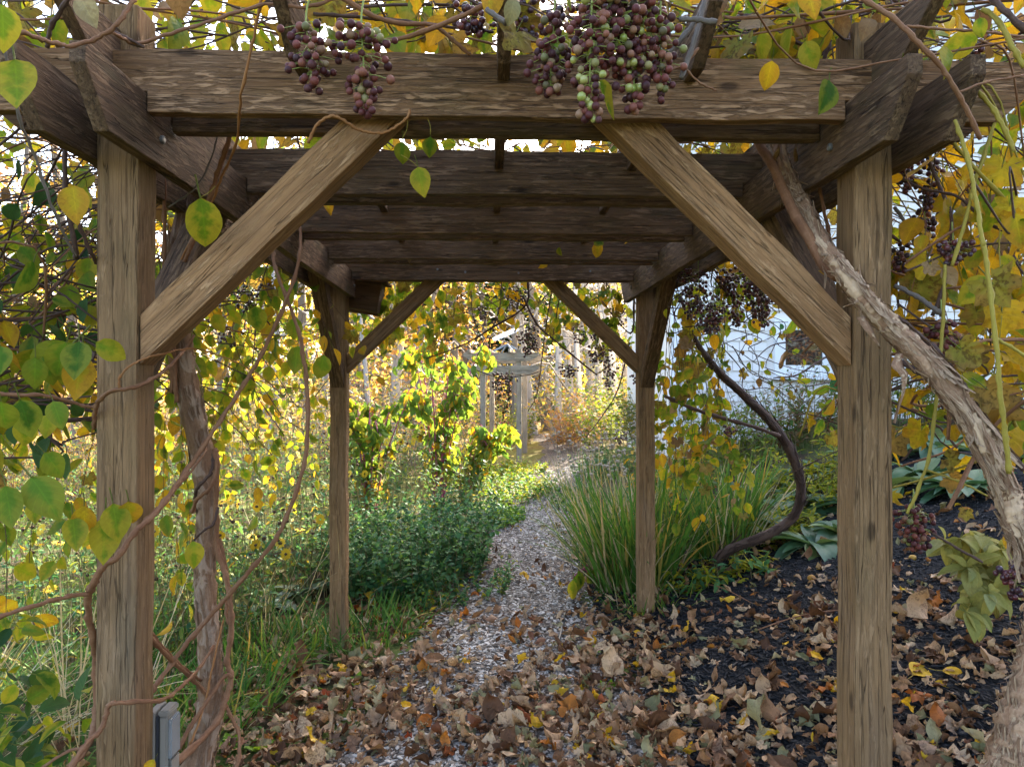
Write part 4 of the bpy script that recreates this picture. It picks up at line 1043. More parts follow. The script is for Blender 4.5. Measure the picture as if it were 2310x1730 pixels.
for pts, r, m in [
    ([C3(1780, 750, 1.45), C3(1860, 1000, 1.42), C3(1910, 1250, 1.4), C3(1950, 1500, 1.38), C6(1960, 0, 1.38), C6(1990, 200, 1.37), C6(2030, 550, 1.36), C6(2060, 900, 1.36), C6(2090, 1150, 1.37), C6(2115, 1400, 1.38)], [.005, .006], 'cane_y'),
    ([C6(2020, 560, 1.37), C6(2120, 610, 1.37), C6(2240, 690, 1.37)], [.004, .004], 'cane_y'),
    ([C6(1715, 100, 1.7), C6(1705, 450, 1.7), C6(1660, 960, 1.7), C6(1620, 1280, 1.7), C6(1540, 1520, 1.7), C9(1480, 80, 1.7)], [.005, .005], 'cane_y'),
    ([C3(1180, -20, 1.4), C3(1400, 120, 1.38), C3(1550, 270, 1.37), C3(1700, 430, 1.38), C3(1830, 640, 1.4), C3(1940, 870, 1.42)], [.0065, .0055], 'cane'),
    ([C3(1480, 160, 1.38), C3(1700, 185, 1.4), C3(1900, 195, 1.42), C3(2209, 230, 1.45)], [.0035, .003], 'cane'),
    ([C3(1800, 580, 1.4), C3(1950, 520, 1.42), C3(2209, 470, 1.45)], [.003, .003], 'cane'),
    ([C3(1950, 60, 1.4), C3(2050, 130, 1.38), C3(2130, 280, 1.36), C3(2209, 420, 1.35)], [.006, .006], 'cane_y'),
    ([C3(2000, -20, 1.38), C3(2100, 80, 1.36), C3(2230, 200, 1.35)], [.008, .008], 'cane_d'),
    ([C3(1910, 560, 1.5), C3(2020, 690, 1.5), C3(2110, 860, 1.5), C3(2140, 940, 1.5)], [.006, .006], 'cane_y'),
    ([C3(1590, 950, 1.9), C3(1690, 1180, 1.85), C3(1750, 1330, 1.8), C3(1755, 1600, 1.8), C6(1740, 150, 1.8), C6(1640, 420, 1.8)], [.006, .006], 'cane_d'),
    ([C3(1390, 1090, 1.9), C3(1600, 1180, 1.85), C3(1800, 1230, 1.8), C3(2000, 1400, 1.75), C3(2200, 1480, 1.7)], [.005, .004], 'cane_d'),
    ([C3(1400, 1290, 1.95), C3(1490, 1420, 1.95), C3(1540, 1560, 1.95), C3(1590, 1680, 1.95), C6(1640, 260, 1.95), C6(1720, 460, 1.95)], [.006, .005], 'cane_g'),
    ([C3(1470, 1640, 1.8), C3(1700, 1480, 1.75), C3(1900, 1360, 1.75), C3(2209, 1130, 1.7)], [.004, .004], 'cane'),
    ([C3(1760, 1657, 1.7), C3(1850, 1350, 1.7), C3(1900, 1150, 1.7), C3(2030, 750, 1.7), C3(2110, 420, 1.7)], [.006, .005], 'cane_y'),
    ([C6(1400, 230, 1.8), C6(1540, 300, 1.78), C6(1640, 370, 1.75), C6(1710, 420, 1.75)], [.007, .008], 'cane_g'),
    ([C6(1410, 420, 1.62), C6(1640, 610, 1.58), C6(1780, 780, 1.56), C6(1900, 960, 1.56), C6(2060, 1180, 1.56), C6(2209, 1380, 1.55)], [.007, .008], 'cane_d'),
    ([C6(1420, 700, 1.75), C6(1540, 760, 1.72), C6(1640, 830, 1.7)], [.009, .008], 'cane_d'),
    ([C6(1450, 1320, 2.4), C6(1530, 1230, 2.4), C6(1650, 1100, 2.4), C6(1790, 1240, 2.3)], [.005, .005], 'cane_d'),
    ([C6(1600, 1380, 1.7), C6(1800, 1450, 1.7), C6(1980, 1540, 1.7)], [.0035, .003], 'cane_y'),
    ([C9(1640, 200, 1.9), C9(1790, 290, 1.9), C9(1950, 380, 1.88)], [.004, .0045], 'cane_d'),
    ([C6(-30, 920, 4.05), C6(150, 1000, 4.0), C6(340, 1060, 3.95), C6(520, 1110, 3.9), C6(690, 1170, 3.88)], [.012, .013], 'cane_d'),
    ([C6(650, 180, 2.5), C6(760, 310, 2.45), C6(880, 440, 2.4), C6(1000, 560, 2.4), C6(1060, 680, 2.4)], [.011, .012], 'cane_d'),
    ([C3(930, 1150, 1.95), C3(960, 1300, 1.95), C3(1000, 1470, 1.95)], [.006, .006], 'cane'),
    ([C6(1950, 560, 1.8), C6(1880, 680, 1.8), C6(1790, 810, 1.8)], [.003, .003], 'cane_d'),
]: vr.cane(pts, r, m, jit=.001)
PAL_R = [('yellow', 6.5), ('blotch', 1.0), ('lime', 2.4), ('green', .6), ('tan', .6)]
for b, t_, Y, m, kd in [((2240, 640), (2300, 720), 1.5, 'blotch', 'grape'), ((2280, 600), (2290, 640), 1.5, 'yellow', 'kiwi'), ((2170, 790), (2235, 850), 1.55, 'blotch', 'grape'), ((2230, 880), (2300, 940), 1.5, 'blotch', 'grape'), ((2140, 1035), (2190, 1050), 1.65, 'blotch', 'grape'), ((2180, 1155), (2180, 1190), 1.75, 'blotch', 'grape'), ((2140, 290), (2140, 340), 1.9, 'yellow', 'kiwi'), ((2260, 380), (2230, 470), 1.7, 'yellow', 'grape'), ((2290, 500), (2240, 470), 1.65, 'yellow', 'grape'), ((2090, 590), (2060, 660), 1.8, 'yellow', 'grape'), ((2130, 600), (2155, 645), 1.7, 'tan', 'kiwi'), ((2210, 40), (2212, 85), 1.4, 'green', 'kiwi'), ((2205, 85), (2130, 125), 1.5, 'lime', 'kiwi'), ((2100, 600), (2110, 640), 1.7, 'tan', 'grape'), ((2290, 480), (2305, 560), 1.6, 'yellow', 'kiwi'), ((2190, 450), (2165, 470), 1.9, 'tan', 'kiwi')]:
    vr.leaf_to(P(*b, Y), P(*t_, Y), m, kd)
for i in range(46):
    Y = random.uniform(1.6, 3.0); x = (.60 + random.uniform(-.03, .24)) * Y
    x = max(x, 1.06)
    hang(vr, (x, Y, random.uniform(1.85, 2.5)), random.uniform(.25, .75), .085, PAL_R, .08, .14, .0028, random.choice(['cane_d', 'cane', 'cane_y']), ('kiwi', 'kiwi', 'grape'))
for i in range(40):
    Y = random.uniform(1.5, 2.8); x = (.62 + random.uniform(-.02, .14)) * Y
    wander(vr, (max(1.03, x - .45), Y + random.uniform(-.3, .3), random.uniform(1.15, 2.3)), (x + .5, Y + random.uniform(-.3, .4), random.uniform(1.1, 2.2)), .03, .1, random.uniform(.003, .006), random.choice(['cane_d', 'cane_d', 'cane', 'cane_y']), 5, .085, PAL_R, .26, ('kiwi', 'grape'))
vr.close(290)

# ---- dark curved stem behind, with the curtain right of the far post
bs = G(1606, 1300)
vd = Vine('grapevine', tuple(bs), 'dark bowed stem grapevine rising from the mulch behind the far post')
vd.trunk([bs - Vector((0, 0, .08)), D(1548, 1215, 4.5), D(1575, 1188, 4.42), D(1650, 1158, 4.3), D(1712, 1118, 4.2), D(1730, 1055, 4.15), D(1712, 985, 4.1), D(1672, 920, 4.05), D(1605, 852, 4.0), D(1550, 800, 3.95), D(1500, 730, 4.0), D(1470, 640, 4.1)], [.036, .031, .029, .028, .027, .026, .026, .025, .023, .020, .013, .008], 'bark_d', rough=.06)
def clear_wall(p, L):
    for f in (.3, .6, 1.0):
        q = proj(p - Vector((0, 0, L * f)))
        if q and 1640 < q[0] < 1900 and 715 < q[1] < 1000: return False
    return True
shag(vd, [bs, D(1548, 1215, 4.5), D(1575, 1188, 4.42), D(1650, 1158, 4.3), D(1712, 1118, 4.2), D(1730, 1055, 4.15), D(1712, 985, 4.1), D(1672, 920, 4.05), D(1605, 852, 4.0), D(1550, 800, 3.95)], [.038, .033, .030, .028, .026], 90, 'bark_d', (.08, .22), (.006, .014))
PAL_D = [('green', 3.6), ('lime', 3.2), ('yellow', 2.0), ('blotch', 1.0), ('tan', .5)]
for i in range(58):
    Y = random.uniform(2.9, 4.9); x = random.uniform(1.04, 1.55) + (.12 if Y < 3.5 else 0)
    z = random.uniform(1.65, 2.2)
    hang(vd, (x, Y, z), random.uniform(.25, .8) * (1.2 if Y > 3.7 else .8), .075, PAL_D, .055, .05, .0022, kinds=('kiwi', 'kiwi', 'kiwi', 'grape'), keep=clear_wall)
for i in range(16):
    Y = random.uniform(3.9, 4.9); x = random.uniform(1.02, 1.4)
    hang(vd, (x, Y, random.uniform(1.2, 1.7)), random.uniform(.4, .8), .075, PAL_D, .06, .1, .0022, kinds=('kiwi', 'grape'))
for i in range(14):
    p0 = P(random.uniform(1560, 1700), random.uniform(640, 800), 4.4); p1 = P(random.uniform(1700, 1900), random.uniform(640, 960), 4.6)
    wander(vd, p0, p1, .03, .06, random.uniform(.0025, .005), 'cane_d', 5, .06, PAL_D, .25)
for i in range(20):
    Y = random.uniform(2.6, 4.6)
    wander(vd, (1.02, Y, random.uniform(1.8, 2.3)), (1.5, Y + random.uniform(-.3, .6), random.uniform(1.8, 2.3)), .05, .1, .004, 'cane_d', 5, .07, PAL_D, .2)
vd.close(280)

# ---- leaves and canes hanging under the far lintel
vf = Vine('grapevine', (.25, 4.7, 2.3), 'leafy canes with dark stems hanging under the far end of the roof')
for pts, r, m in [
    ([D(1140, 600, 4.6), D(1135, 660, 4.6), D(1060, 710, 4.6), D(1000, 745, 4.65), D(920, 775, 4.7)], [.009, .007, .004], 'cane_d'),
    ([D(1130, 640, 4.6), D(1160, 700, 4.55), D(1210, 745, 4.5), D(1270, 795, 4.5), D(1290, 810, 4.5)], [.008, .006], 'cane_d'),
    ([D(1290, 808, 4.5), D(1325, 785, 4.5), D(1350, 765, 4.5)], [.004, .003], 'cane_y'),
    ([D(1195, 610, 4.6), D(1180, 700, 4.6), D(1170, 780, 4.6), D(1160, 850, 4.6), D(1140, 890, 4.6)], [.005, .003], 'cane_d'),
    ([D(1215, 610, 4.6), D(1200, 690, 4.6), D(1190, 760, 4.6)], [.005, .003], 'cane_d'),
    ([D(1360, 740, 4.55), D(1335, 840, 4.5), D(1300, 900, 4.5), D(1265, 945, 4.5)], [.006, .003], 'cane_d'),
    ([D(1085, 600, 4.6), D(1075, 680, 4.6), D(1030, 770, 4.6)], [.004, .003], 'cane_d'),
    ([D(1370, 640, 4.5), D(1362, 720, 4.5), D(1300, 650, 4.6)], [.008, .005], 'cane_d'),
    ([D(1030, 800, 4.9), D(1080, 815, 4.9), D(1140, 810, 4.9), D(1170, 800, 4.9)], [.004, .003], 'cane_d'),
]: vf.cane(pts, r, m, jit=.001)
def clear_arbor(p, L):
    q = proj(p - Vector((0, 0, L)))
    return not (q and 1030 < q[0] < 1235 and q[1] > 735)
for i in range(84):
    x = random.uniform(-.95, 1.05) if i > 22 else random.uniform(-.9, .1); Y = random.uniform(4.5, 5.6)
    hang(vf, (x, Y, random.uniform(2.1, 2.4)), random.uniform(.18, .52), .078, [('green', 3), ('lime', 3), ('yellow', 1.6), ('blotch', 1.2)], .05, .05, .002, kinds=('kiwi', 'kiwi', 'grape'), keep=clear_arbor)
for i in range(14):
    wander(vf, (random.uniform(-.9, .9), 4.6, 2.25), (random.uniform(-.9, .9), 5.2, random.uniform(1.8, 2.2)), .05, .1, .004, 'cane_d', 5, .075, PAL_D, .2)
vf.close(280)

# ------------------------------------------------------------------ grapes
bmb = bmesh.new(); bmesh.ops.create_icosphere(bmb, subdivisions=2, radius=1.0)
BME = {}
for k in ('berry', 'berry_dark', 'berry_green'):
    me = bpy.data.meshes.new('berry'); bmb.to_mesh(me); me.materials.append(M[k]); me.polygons.foreach_set('use_smooth', [True] * len(me.polygons)); BME[k] = me
bmb.free()
bm1 = bmesh.new(); bmesh.ops.create_icosphere(bm1, subdivisions=1, radius=1.0); bm1.verts.ensure_lookup_table()
BP = (np.array([v.co[:] for v in bm1.verts]), [np.array([[v.index for v in f.verts] for f in bm1.faces])], np.zeros((len(bm1.verts), 2))); bm1.free()
NC = [0]
def cluster(top, bot, w, n, label, mat='berry', r=.0083, green=0.0, single=True, group='bunches of grapes'):
    """a bunch: stalk from top to bottom, berries packed round it, widest near the shoulder"""
    top, bot = Vector(top), Vector(bot); ax = bot - top; L = ax.length
    t = thing('grape_bunch', tuple(top), label, 'grapes', group)
    pts = []; tries = 0; n = int(n * (1.8 if single else 1.4))
    while len(pts) < n and tries < 9000:
        tries += 1
        f = random.random() ** .85; wr = w * (1.0 - .75 * f) * (.45 + .55 * min(1, f * 5))
        p = top + ax * (f * .95 + .05) + Vector((random.gauss(0, 1), random.gauss(0, .8), random.gauss(0, .35))) * wr * .55
        rr = r * random.uniform(.74, 1.05)
        if all((p - q).length > (rr + s_) * .76 for q, s_ in pts): pts.append((p, rr))
    g = Geo(); g.tube(spline([top + Vector((.004, .01, .05)), top, top.lerp(bot, .5), top.lerp(bot, .95)], 4), [.0022, .0018, .0008], 5)
    for p, rr in pts:
        f = max(0, min(.95, (p - top).dot(ax) / L / L - .06)); a = top + ax * f
        g.tube([a, a.lerp(p, .5) + Vector((0, 0, .003)), p], [.0011, .0008], 4, cap=False)
    g.build('stalk', M['grape_stem'], t.id_data if False else t)
    if single:
        for p, rr in pts:
            m = mat
            if green and random.random() < green * (1.6 if (p - top).dot(ax) / L / L > .6 else .7): m = 'berry_green'
            link('berry', BME[m], t, Matrix.Translation(p) @ Matrix.Diagonal((rr, rr, rr * 1.06, 1)))
    else:
        g = Geo(); g.inst(BP, np.array([tuple(p) for p, _ in pts]), np.repeat(np.eye(3)[None], len(pts), 0), np.array([rr for _, rr in pts]))
        tag(g.build('berries', M[mat], t), kind='stuff')
    return t
cluster(P(690, 45, 1.36), P(706, 205, 1.36), .052, 30, 'loose pinkish grape bunch hanging against the near lintel, the one nearest the post', green=.02)
cluster(P(815, 45, 1.36), P(826, 258, 1.36), .060, 46, 'long tapering purple and tan grape bunch trailing to the bottom edge of the lintel', green=.02)
cluster(P(1250, 40, 1.42), P(1240, 216, 1.42), .060, 44, 'dark grape bunch just beside the middle purlin end', 'berry')
cluster(P(1335, 10, 1.33), P(1328, 272, 1.33), .058, 52, 'grape bunch with bright green berries at its tip below the lintel edge', 'berry', green=.16)
cluster(P(1385, -30, 1.35), P(1395, 160, 1.35), .070, 60, 'thick purple grape bunch in the middle of the big hanging mass', 'berry', green=.03)
cluster(P(1460, -40, 1.36), P(1445, 150, 1.36), .065, 52, 'reddish grape bunch high on the outer side of the big mass', 'berry', green=.02)
cluster(P(1430, 110, 1.36), P(1430, 252, 1.36), .045, 26, 'small tan grape bunch hanging lowest behind the big mass', 'berry', green=.08)
cluster(P(1490, 30, 1.37), P(1492, 232, 1.37), .042, 26, 'narrow dark bunch of grapes beside the cut cane ends', 'berry')
cluster(P(1345, -60, 1.45), P(1350, 90, 1.45), .075, 46, 'dark grape bunch cut by the top of the picture above the green tipped one', 'berry_dark')
cluster(P(1065, -20, 1.6), P(1060, 75, 1.6), .06, 22, 'dark grapes half hidden by the roof canes near the middle purlin', 'berry_dark')
cluster(P(1190, -40, 1.7), P(1180, 90, 1.7), .09, 42, 'dark grapes among dead leaves above the middle of the lintel', 'berry_dark')
R_ = 'beside the near right post'
for i, (a, b, w, n, Y, lab) in enumerate([
    ((2045, 340), (2050, 430), .06, 34, 2.05, 'dark grape bunch tucked under the outer side beam end'),
    ((2100, 360), (2090, 470), .05, 30, 2.1, 'dark grape bunch below the outer side beam, further from the post'),
    ((2085, 470), (2090, 545), .05, 22, 2.1, 'small dark grape bunch among bare canes, second one below the side beam'),
    ((2030, 545), (2030, 620), .035, 16, 2.0, 'small dark bunch of grapes touching the outer edge of the near post'),
    ((2150, 545), (2145, 600), .05, 16, 1.75, 'few round dark grapes near the yellow cane'),
    ((2125, 720), (2130, 835), .045, 34, 1.75, 'dark red grape bunch just above the leaning pale trunk'),
    ((2062, 1145), (2068, 1240), .06, 48, 1.95, 'purple grape bunch hanging low over the mulch beside the post'),
    ((2295, 1265), (2290, 1350), .05, 24, 1.6, 'purple grapes at the edge of the picture beside the trunk'),
    ((2190, 80), (2180, 140), .06, 20, 1.9, 'dark grapes high in the corner behind the side beam tips')]):
    cluster(P(*a, Y), P(*b, Y), w, n, lab, 'berry_dark' if i not in (5, 6) else 'berry', group='grape bunches outside the near post')
MIDG = [((1575, 610), (1580, 700), .07, 34, 3.3), ((1555, 650), (1560, 720), .06, 26, 3.4), ((1610, 660), (1615, 745), .06, 34, 3.2), ((1635, 600), (1640, 660), .07, 30, 3.3), ((1690, 595), (1690, 660), .07, 34, 3.1), ((1720, 620), (1725, 735), .06, 44, 3.1), ((1705, 650), (1708, 715), .06, 30, 3.15), ((1745, 610), (1742, 680), .05, 22, 3.05), ((1660, 690), (1662, 735), .04, 14, 3.3), ((1590, 710), (1600, 750), .05, 18, 3.2), ((1640, 960), (1645, 985), .04, 12, 3.9), ((1545, 580), (1540, 640), .08, 30, 3.5), ((1780, 650), (1778, 690), .03, 10, 3.0), ((1660, 620), (1655, 690), .07, 30, 3.35)]
ORD = ['first','second','third','fourth','fifth','sixth','seventh','eighth','ninth','tenth','eleventh','twelfth','thirteenth','fourteenth','fifteenth','sixteenth','seventeenth']
for i, (a, b, w, n, Y) in enumerate(sorted(MIDG)): cluster(P(*a, Y), P(*b, Y), w * 1.1, n, ORD[i] + ' from the left of the dark bunches hanging in front of the white house', 'berry_dark', .0084, 0, True, 'grape bunches in front of the house')
FARG = [((1192, 735), (1190, 803), .075, 44, 4.6), ((1200, 740), (1205, 790), .06, 24, 4.6), ((1120, 840), (1118, 880), .06, 24, 4.65), ((1150, 838), (1145, 890), .05, 24, 4.65), ((1280, 825), (1285, 850), .08, 26, 4.5), ((1345, 775), (1340, 815), .08, 30, 4.5), ((1370, 785), (1375, 880), .07, 56, 4.5), ((1308, 735), (1306, 778), .05, 18, 4.6), ((1090, 690), (1088, 722), .05, 16, 4.6), ((1345, 750), (1342, 768), .05, 12, 4.6), ((1398, 690), (1396, 745), .06, 18, 4.6), ((1165, 640), (1160, 700), .08, 30, 4.7), ((1430, 845), (1432, 868), .03, 9, 4.6), ((1400, 975), (1396, 1000), .05, 14, 4.8), ((1170, 650), (1175, 690), .06, 16, 4.6), ((560, 640), (555, 700), .12, 34, 3.6), ((500, 720), (520, 780), .10, 34, 3.6)]
for i, (a, b, w, n, Y) in enumerate(sorted(FARG)): cluster(P(*a, Y), P(*b, Y), w * 1.1, n, ORD[i] + ' from the left of the small dark bunches at the far end of the pergola', 'berry_dark', .0092, 0, False, 'grape bunches at the far end')
# ------------------------------------------------------------------ garden plants
def rdir(n, up=0.0, sp=1.0):
    d = rng.normal(size=(n, 3)) * sp; d[:, 2] += up; return nrmz(d)
def plant(name, label, cat, bases, h, lean=.25, seg=5, r=.004, smat='stem', lkind='small', lmats=('weed',), lsize=.05, per=14, lo=.15, out=.7, droop=.0, group=None, size_taper=.4, tilt=None, wts=None):
    """a clump of leafy stems: bases (n,2)"""
    bases = np.asarray(bases, float); n = len(bases)
    c = bases.mean(0); root = thing(name, (c[0], c[1], Hf(*c)), label, cat, group)
    hh = rng.uniform(h[0], h[1], n)
    d = (bases - c); d = d / (np.abs(d).max() + 1e-6)
    ln = np.concatenate([d * lean + rng.normal(size=(n, 2)) * lean * .5, np.zeros((n, 1))], 1)
    if tilt is not None: ln += np.array([tilt[0], tilt[1], 0])
    f = np.linspace(0, 1, seg + 1)
    z0 = H(bases[:, 0], bases[:, 1])
    A = np.zeros((n, seg + 1, 3))
    A[:, :, 0] = bases[:, :1]; A[:, :, 1] = bases[:, 1:]
    A[:, :, :2] += ln[:, None, :2] * (f ** 1.6)[None, :, None] * hh[:, None, None] + rng.normal(size=(n, seg + 1, 2)) * .008 * hh[:, None, None]
    A[:, :, 2] = z0[:, None] - .02 + f[None] * hh[:, None] * (1 - .12 * lean)
    g = Geo(); g.stems(A, np.full(n, r)); tag(g.build('stems', M[smat], root), kind='stuff')
    m = n * per
    si = np.repeat(np.arange(n), per); ff = lo + (1 - lo) * (rng.random(m))
    x = ff * seg; i0 = np.minimum(x.astype(int), seg - 1); w = (x - i0)[:, None]
    pos = A[si, i0] * (1 - w) + A[si, i0 + 1] * w
    az = rng.random(m) * 2 * PI
    dr = np.stack([np.cos(az) * out, np.sin(az) * out, .35 - droop + rng.normal(size=m) * .35], -1)
    nn = np.stack([-np.cos(az) * .5, -np.sin(az) * .5, np.full(m, 1.0)], -1) + rng.normal(size=(m, 3)) * .3
    sz = lsize * rng.uniform(.6, 1.25, m) * (1 - size_taper * ff)
    g = Geo(); mi = rng.choice(len(lmats), m, p=(np.array(wts) / sum(wts)) if wts else None)
    for a in range(len(lmats)):
        for k in range(len(PR[lkind])):
            s_ = (mi == a) & (np.arange(m) % len(PR[lkind]) == k)
            g.inst(PR[lkind][k], pos[s_], frames(dr[s_], nn[s_]), sz[s_], a)
    tag(g.build('foliage', [M[q] for q in lmats], root), kind='stuff')
    return root, A
def disk(cx, cy, rx, ry, n):
    a = rng.random(n) * 2 * PI; r = np.sqrt(rng.random(n)); return np.stack([cx + rx * r * np.cos(a), cy + ry * r * np.sin(a)], -1)
def heads(root, name, pos, size, mat, n=14):
    g = Geo()
    for p in pos: g.inst(BP, np.array([tuple(p)]), np.eye(3)[None], np.array([[size, size, size * .8]]) * random.uniform(.7, 1.2))
    return tag(g.build(name, M[mat], root), kind='stuff')
def blades(name, label, cat, bases, L, width, kinds, mats, wts, lean=.35, tilt=(0, 0), group=None, kind=None):
    bases = np.asarray(bases, float); n = len(bases); c = bases.mean(0)
    root = thing(name, (c[0], c[1], Hf(*c)), label, cat, group)
    d = bases - c; d = d / (np.abs(d).max() + 1e-6)
    dr = np.concatenate([d * lean + rng.normal(size=(n, 2)) * lean * .6 + np.array(tilt)[None], np.ones((n, 1))], 1)
    nn = np.concatenate([-dr[:, :2] + rng.normal(size=(n, 2)) * .2, .2 * np.ones((n, 1))], 1)
    l = rng.uniform(L[0], L[1], n); sc = np.stack([np.full(n, width) * rng.uniform(.7, 1.3, n), l, l], -1)
    pos = np.stack([bases[:, 0], bases[:, 1], H(bases[:, 0], bases[:, 1]) - .01], -1)
    g = Geo(); mi = rng.choice(len(mats), n, p=np.array(wts) / sum(wts)); ki = rng.integers(0, len(PR[kinds]), n)
    fr = frames(dr, -nn)
    for a in range(len(mats)):
        for k in range(len(PR[kinds])):
            s_ = (mi == a) & (ki == k)
            g.inst(PR[kinds][k], pos[s_], fr[s_], sc[s_], a)
    tag(g.build('blades', [M[q] for q in mats], root), kind='stuff')
    return root

# mint in the middle, beside the path
plant('mint_bush', 'dense dark green mint bush beside the path', 'mint', disk(-.62, 5.75, .62, .85, 300), (.38, .66), .3, 5, .003, 'stem', 'small', ('mint', 'deep', 'sprout'), .068, 34, .1, .8, .1, wts=(7, 1.5, .5))
plant('mint_bush', 'low fringe of mint sprigs spilling onto the path edge', 'mint', disk(-.22, 5.1, .38, .35, 60), (.10, .26), .4, 4, .003, 'stem', 'small', ('mint', 'lime'), .05, 16, .1, .8, .1, wts=(4, 1))
# catmint-like ground cover along the path
for (cx, cy, rx, ry, n, hh, mats, lab) in [
    (.15, 7.6, .22, .6, 90, (.06, .16), ('mint', 'sprout'), 'low green ground cover along the path edge past the mint'),
    (.30, 9.3, .55, .9, 170, (.10, .28), ('sprout', 'lime', 'mint'), 'sunlit bright green ground cover beside the bend of the path'),
    (.30, 11.1, .6, .7, 150, (.08, .22), ('sprout', 'lime'), 'sunlit leafy clump at the foot of the arbor'),
    (.98, 8.2, .25, .8, 60, (.05, .18), ('mint', 'weed'), 'low weeds on the house side of the path'),
    (1.55, 9.6, .4, .8, 90, (.15, .45), ('weed', 'mint'), 'grey green weeds between path and house corner')]:
    plant('ground_cover_plant', lab, 'plant', disk(cx, cy, rx, ry, n), hh, .4, 4, .003, 'stem', 'small', mats, .07, 14, .1, .9, .1)
# weed bank behind the mint, left of the path
WEEDS = [(-1.75, 4.35, .4, .35, 90, (.45, .85), 'leafy green weeds close behind the shaggy trunk'), (-2.55, 5.2, .5, .5, 100, (.6, 1.05), 'bushy green weeds left of the shaggy trunk'), (-1.5, 5.4, .5, .7, 120, (.5, .95), 'brown headed weeds behind the far post'), (-2.3, 4.6, .6, .7, 100, (.4, .8), 'straggly grey green weeds left of the far post'), (-1.2, 7.0, .7, .7, 150, (.7, 1.15), 'tall yellow flowering weeds behind the mint'),
         (-2.6, 6.6, .8, .8, 150, (.7, 1.2), 'tall seeding weeds in the sun beyond the left posts'), (-3.9, 5.6, .9, .9, 130, (.5, 1.0), 'weeds at the sunny meadow edge'), (-.35, 8.4, .4, .8, 90, (.4, .8), 'thin weeds between the path and the pokeweed'), (-4.2, 8.6, 1.2, 1.0, 150, (.7, 1.3), 'far sunlit meadow weeds'), (-2.2, 9.4, 1.0, .8, 150, (.7, 1.3), 'sunlit weeds in front of the woodland edge'), (-6.5, 7.5, 1.6, 1.4, 160, (.7, 1.3), 'weedy clump far out in the sunny meadow'), (-1.0, 10.8, .8, .8, 120, (.7, 1.2), 'sunlit weeds beside the arbor')]
for (cx, cy, rx, ry, n, hh, lab) in WEEDS:
    root, A = plant('weed_clump', lab, 'weeds', disk(cx, cy, rx, ry, n), hh, .22, 5, .0035, 'stem', 'lance', ('weed', 'mint', 'yellow'), .085, 13, .12, .7, .25, wts=(5, 2.5, .2), group='weeds left of the path')
    tips = A[:, -1]
    heads(root, 'seed_heads', tips[rng.random(len(tips)) < .6], .013, 'seed')
    fl = tips[rng.random(len(tips)) < .14]
    g = Geo()
    for p in fl:
        nn_ = rdir(1, .6)[0] + np.array([0, -.6, 0]); x = nrmz(np.cross(nn_, [0, .3, 1.0])); y = np.cross(nn_, x)
        a = np.linspace(0, 2 * PI, 13)[:-1]
        for k in range(12):
            dd = x * math.cos(a[k]) + y * math.sin(a[k])
            g.inst(PR['tleaf'][0], (p + dd * .006)[None], frames(dd[None], nn_[None]), np.array([.032]))
    if len(fl): tag(g.build('flowers', M['flower'], root), kind='stuff')
# pokeweed: purple branching stems, drooping yellow green leaves
for (x, y, hgt, lab) in [(-.55, 8.1, 1.9, 'tall pokeweed with purple stems and drooping yellow green leaves left of the arbor'), (-1.25, 7.7, 1.45, 'broad pokeweed with drooping leaves further from the path'), (-.28, 8.9, 0.95, 'leggy pokeweed with red stem close to the path')]:
    root = thing('pokeweed', (x, y, Hf(x, y)), lab, 'plant'); pos = []; fr_d = []
    for b in range(9):
        az = random.uniform(0, 2 * PI); sp = random.uniform(.15, .55); hz = hgt * random.uniform(.65, 1.05)
        e = Vector((x + sp * math.cos(az), y + sp * math.sin(az), Hf(x, y) + hz))
        pts = spline([(x + .04 * math.cos(az), y + .04 * math.sin(az), Hf(x, y) - .02), (x + sp * .35 * math.cos(az), y + sp * .35 * math.sin(az), Hf(x, y) + hz * .5), e, e + Vector((.18 * math.cos(az), .18 * math.sin(az), -.08))], 6)
        g = Geo(); g.tube(pts, [.011, .007, .003], 6); g.build('stem', M['poke_stem'], root)
        for i in range(4, len(pts)):
            for _ in range(4):
                pos.append(tuple(pts[i] + rv() * .07)); fr_d.append((random.gauss(0, .5), random.gauss(0, .5), -.8))
    pos = np.array(pos); fr_d = np.array(fr_d); n = len(pos)
    g = Geo(); mi = rng.choice(3, n, p=(.82, .08, .10)); kk = rng.integers(0, 3, n)
    for a in range(3):
        for k in range(3):
            s_ = (mi == a) & (kk == k); g.inst(PR['broad'][k], pos[s_], frames(fr_d[s_], rdir(s_.sum()) + np.array([0, -.6, .3])), .15 * rng.uniform(.55, 1.2, s_.sum()), a)
    tag(g.build('foliage', [M['poke'], M['green'], M['yellow']], root), kind='stuff')
# rush clump behind the far right post
blades('rush_clump', 'tall upright rush clump with green and straw blades behind the far post', 'rushes', disk(1.0, 4.80, .27, .2, 480), (.5, .98), 1.0, 'rush', ('rush', 'straw', 'grass'), (8, 1.1, 2.5), .34, (-.06, -.05))
blades('rush_clump', 'smaller rush clump of green stems nearer the bowed grapevine', 'rushes', disk(1.62, 4.95, .20, .18, 330), (.4, .85), 1.0, 'rush', ('rush', 'straw'), (8, 1), .3)
root = blades('seeding_grass', 'dry seeding stalks with pale fluffy heads behind the rushes', 'grass', disk(.95, 5.7, .35, .4, 150), (.6, 1.0), .6, 'rush', ('straw', 'rush'), (3, 1), .25)
hp_ = disk(1.0, 5.75, .5, .5, 160); heads(root, 'seed_heads', np.stack([hp_[:, 0], hp_[:, 1], H(hp_[:, 0], hp_[:, 1]) + rng.uniform(.6, 1.0, 160)], -1), .016, 'fluff')
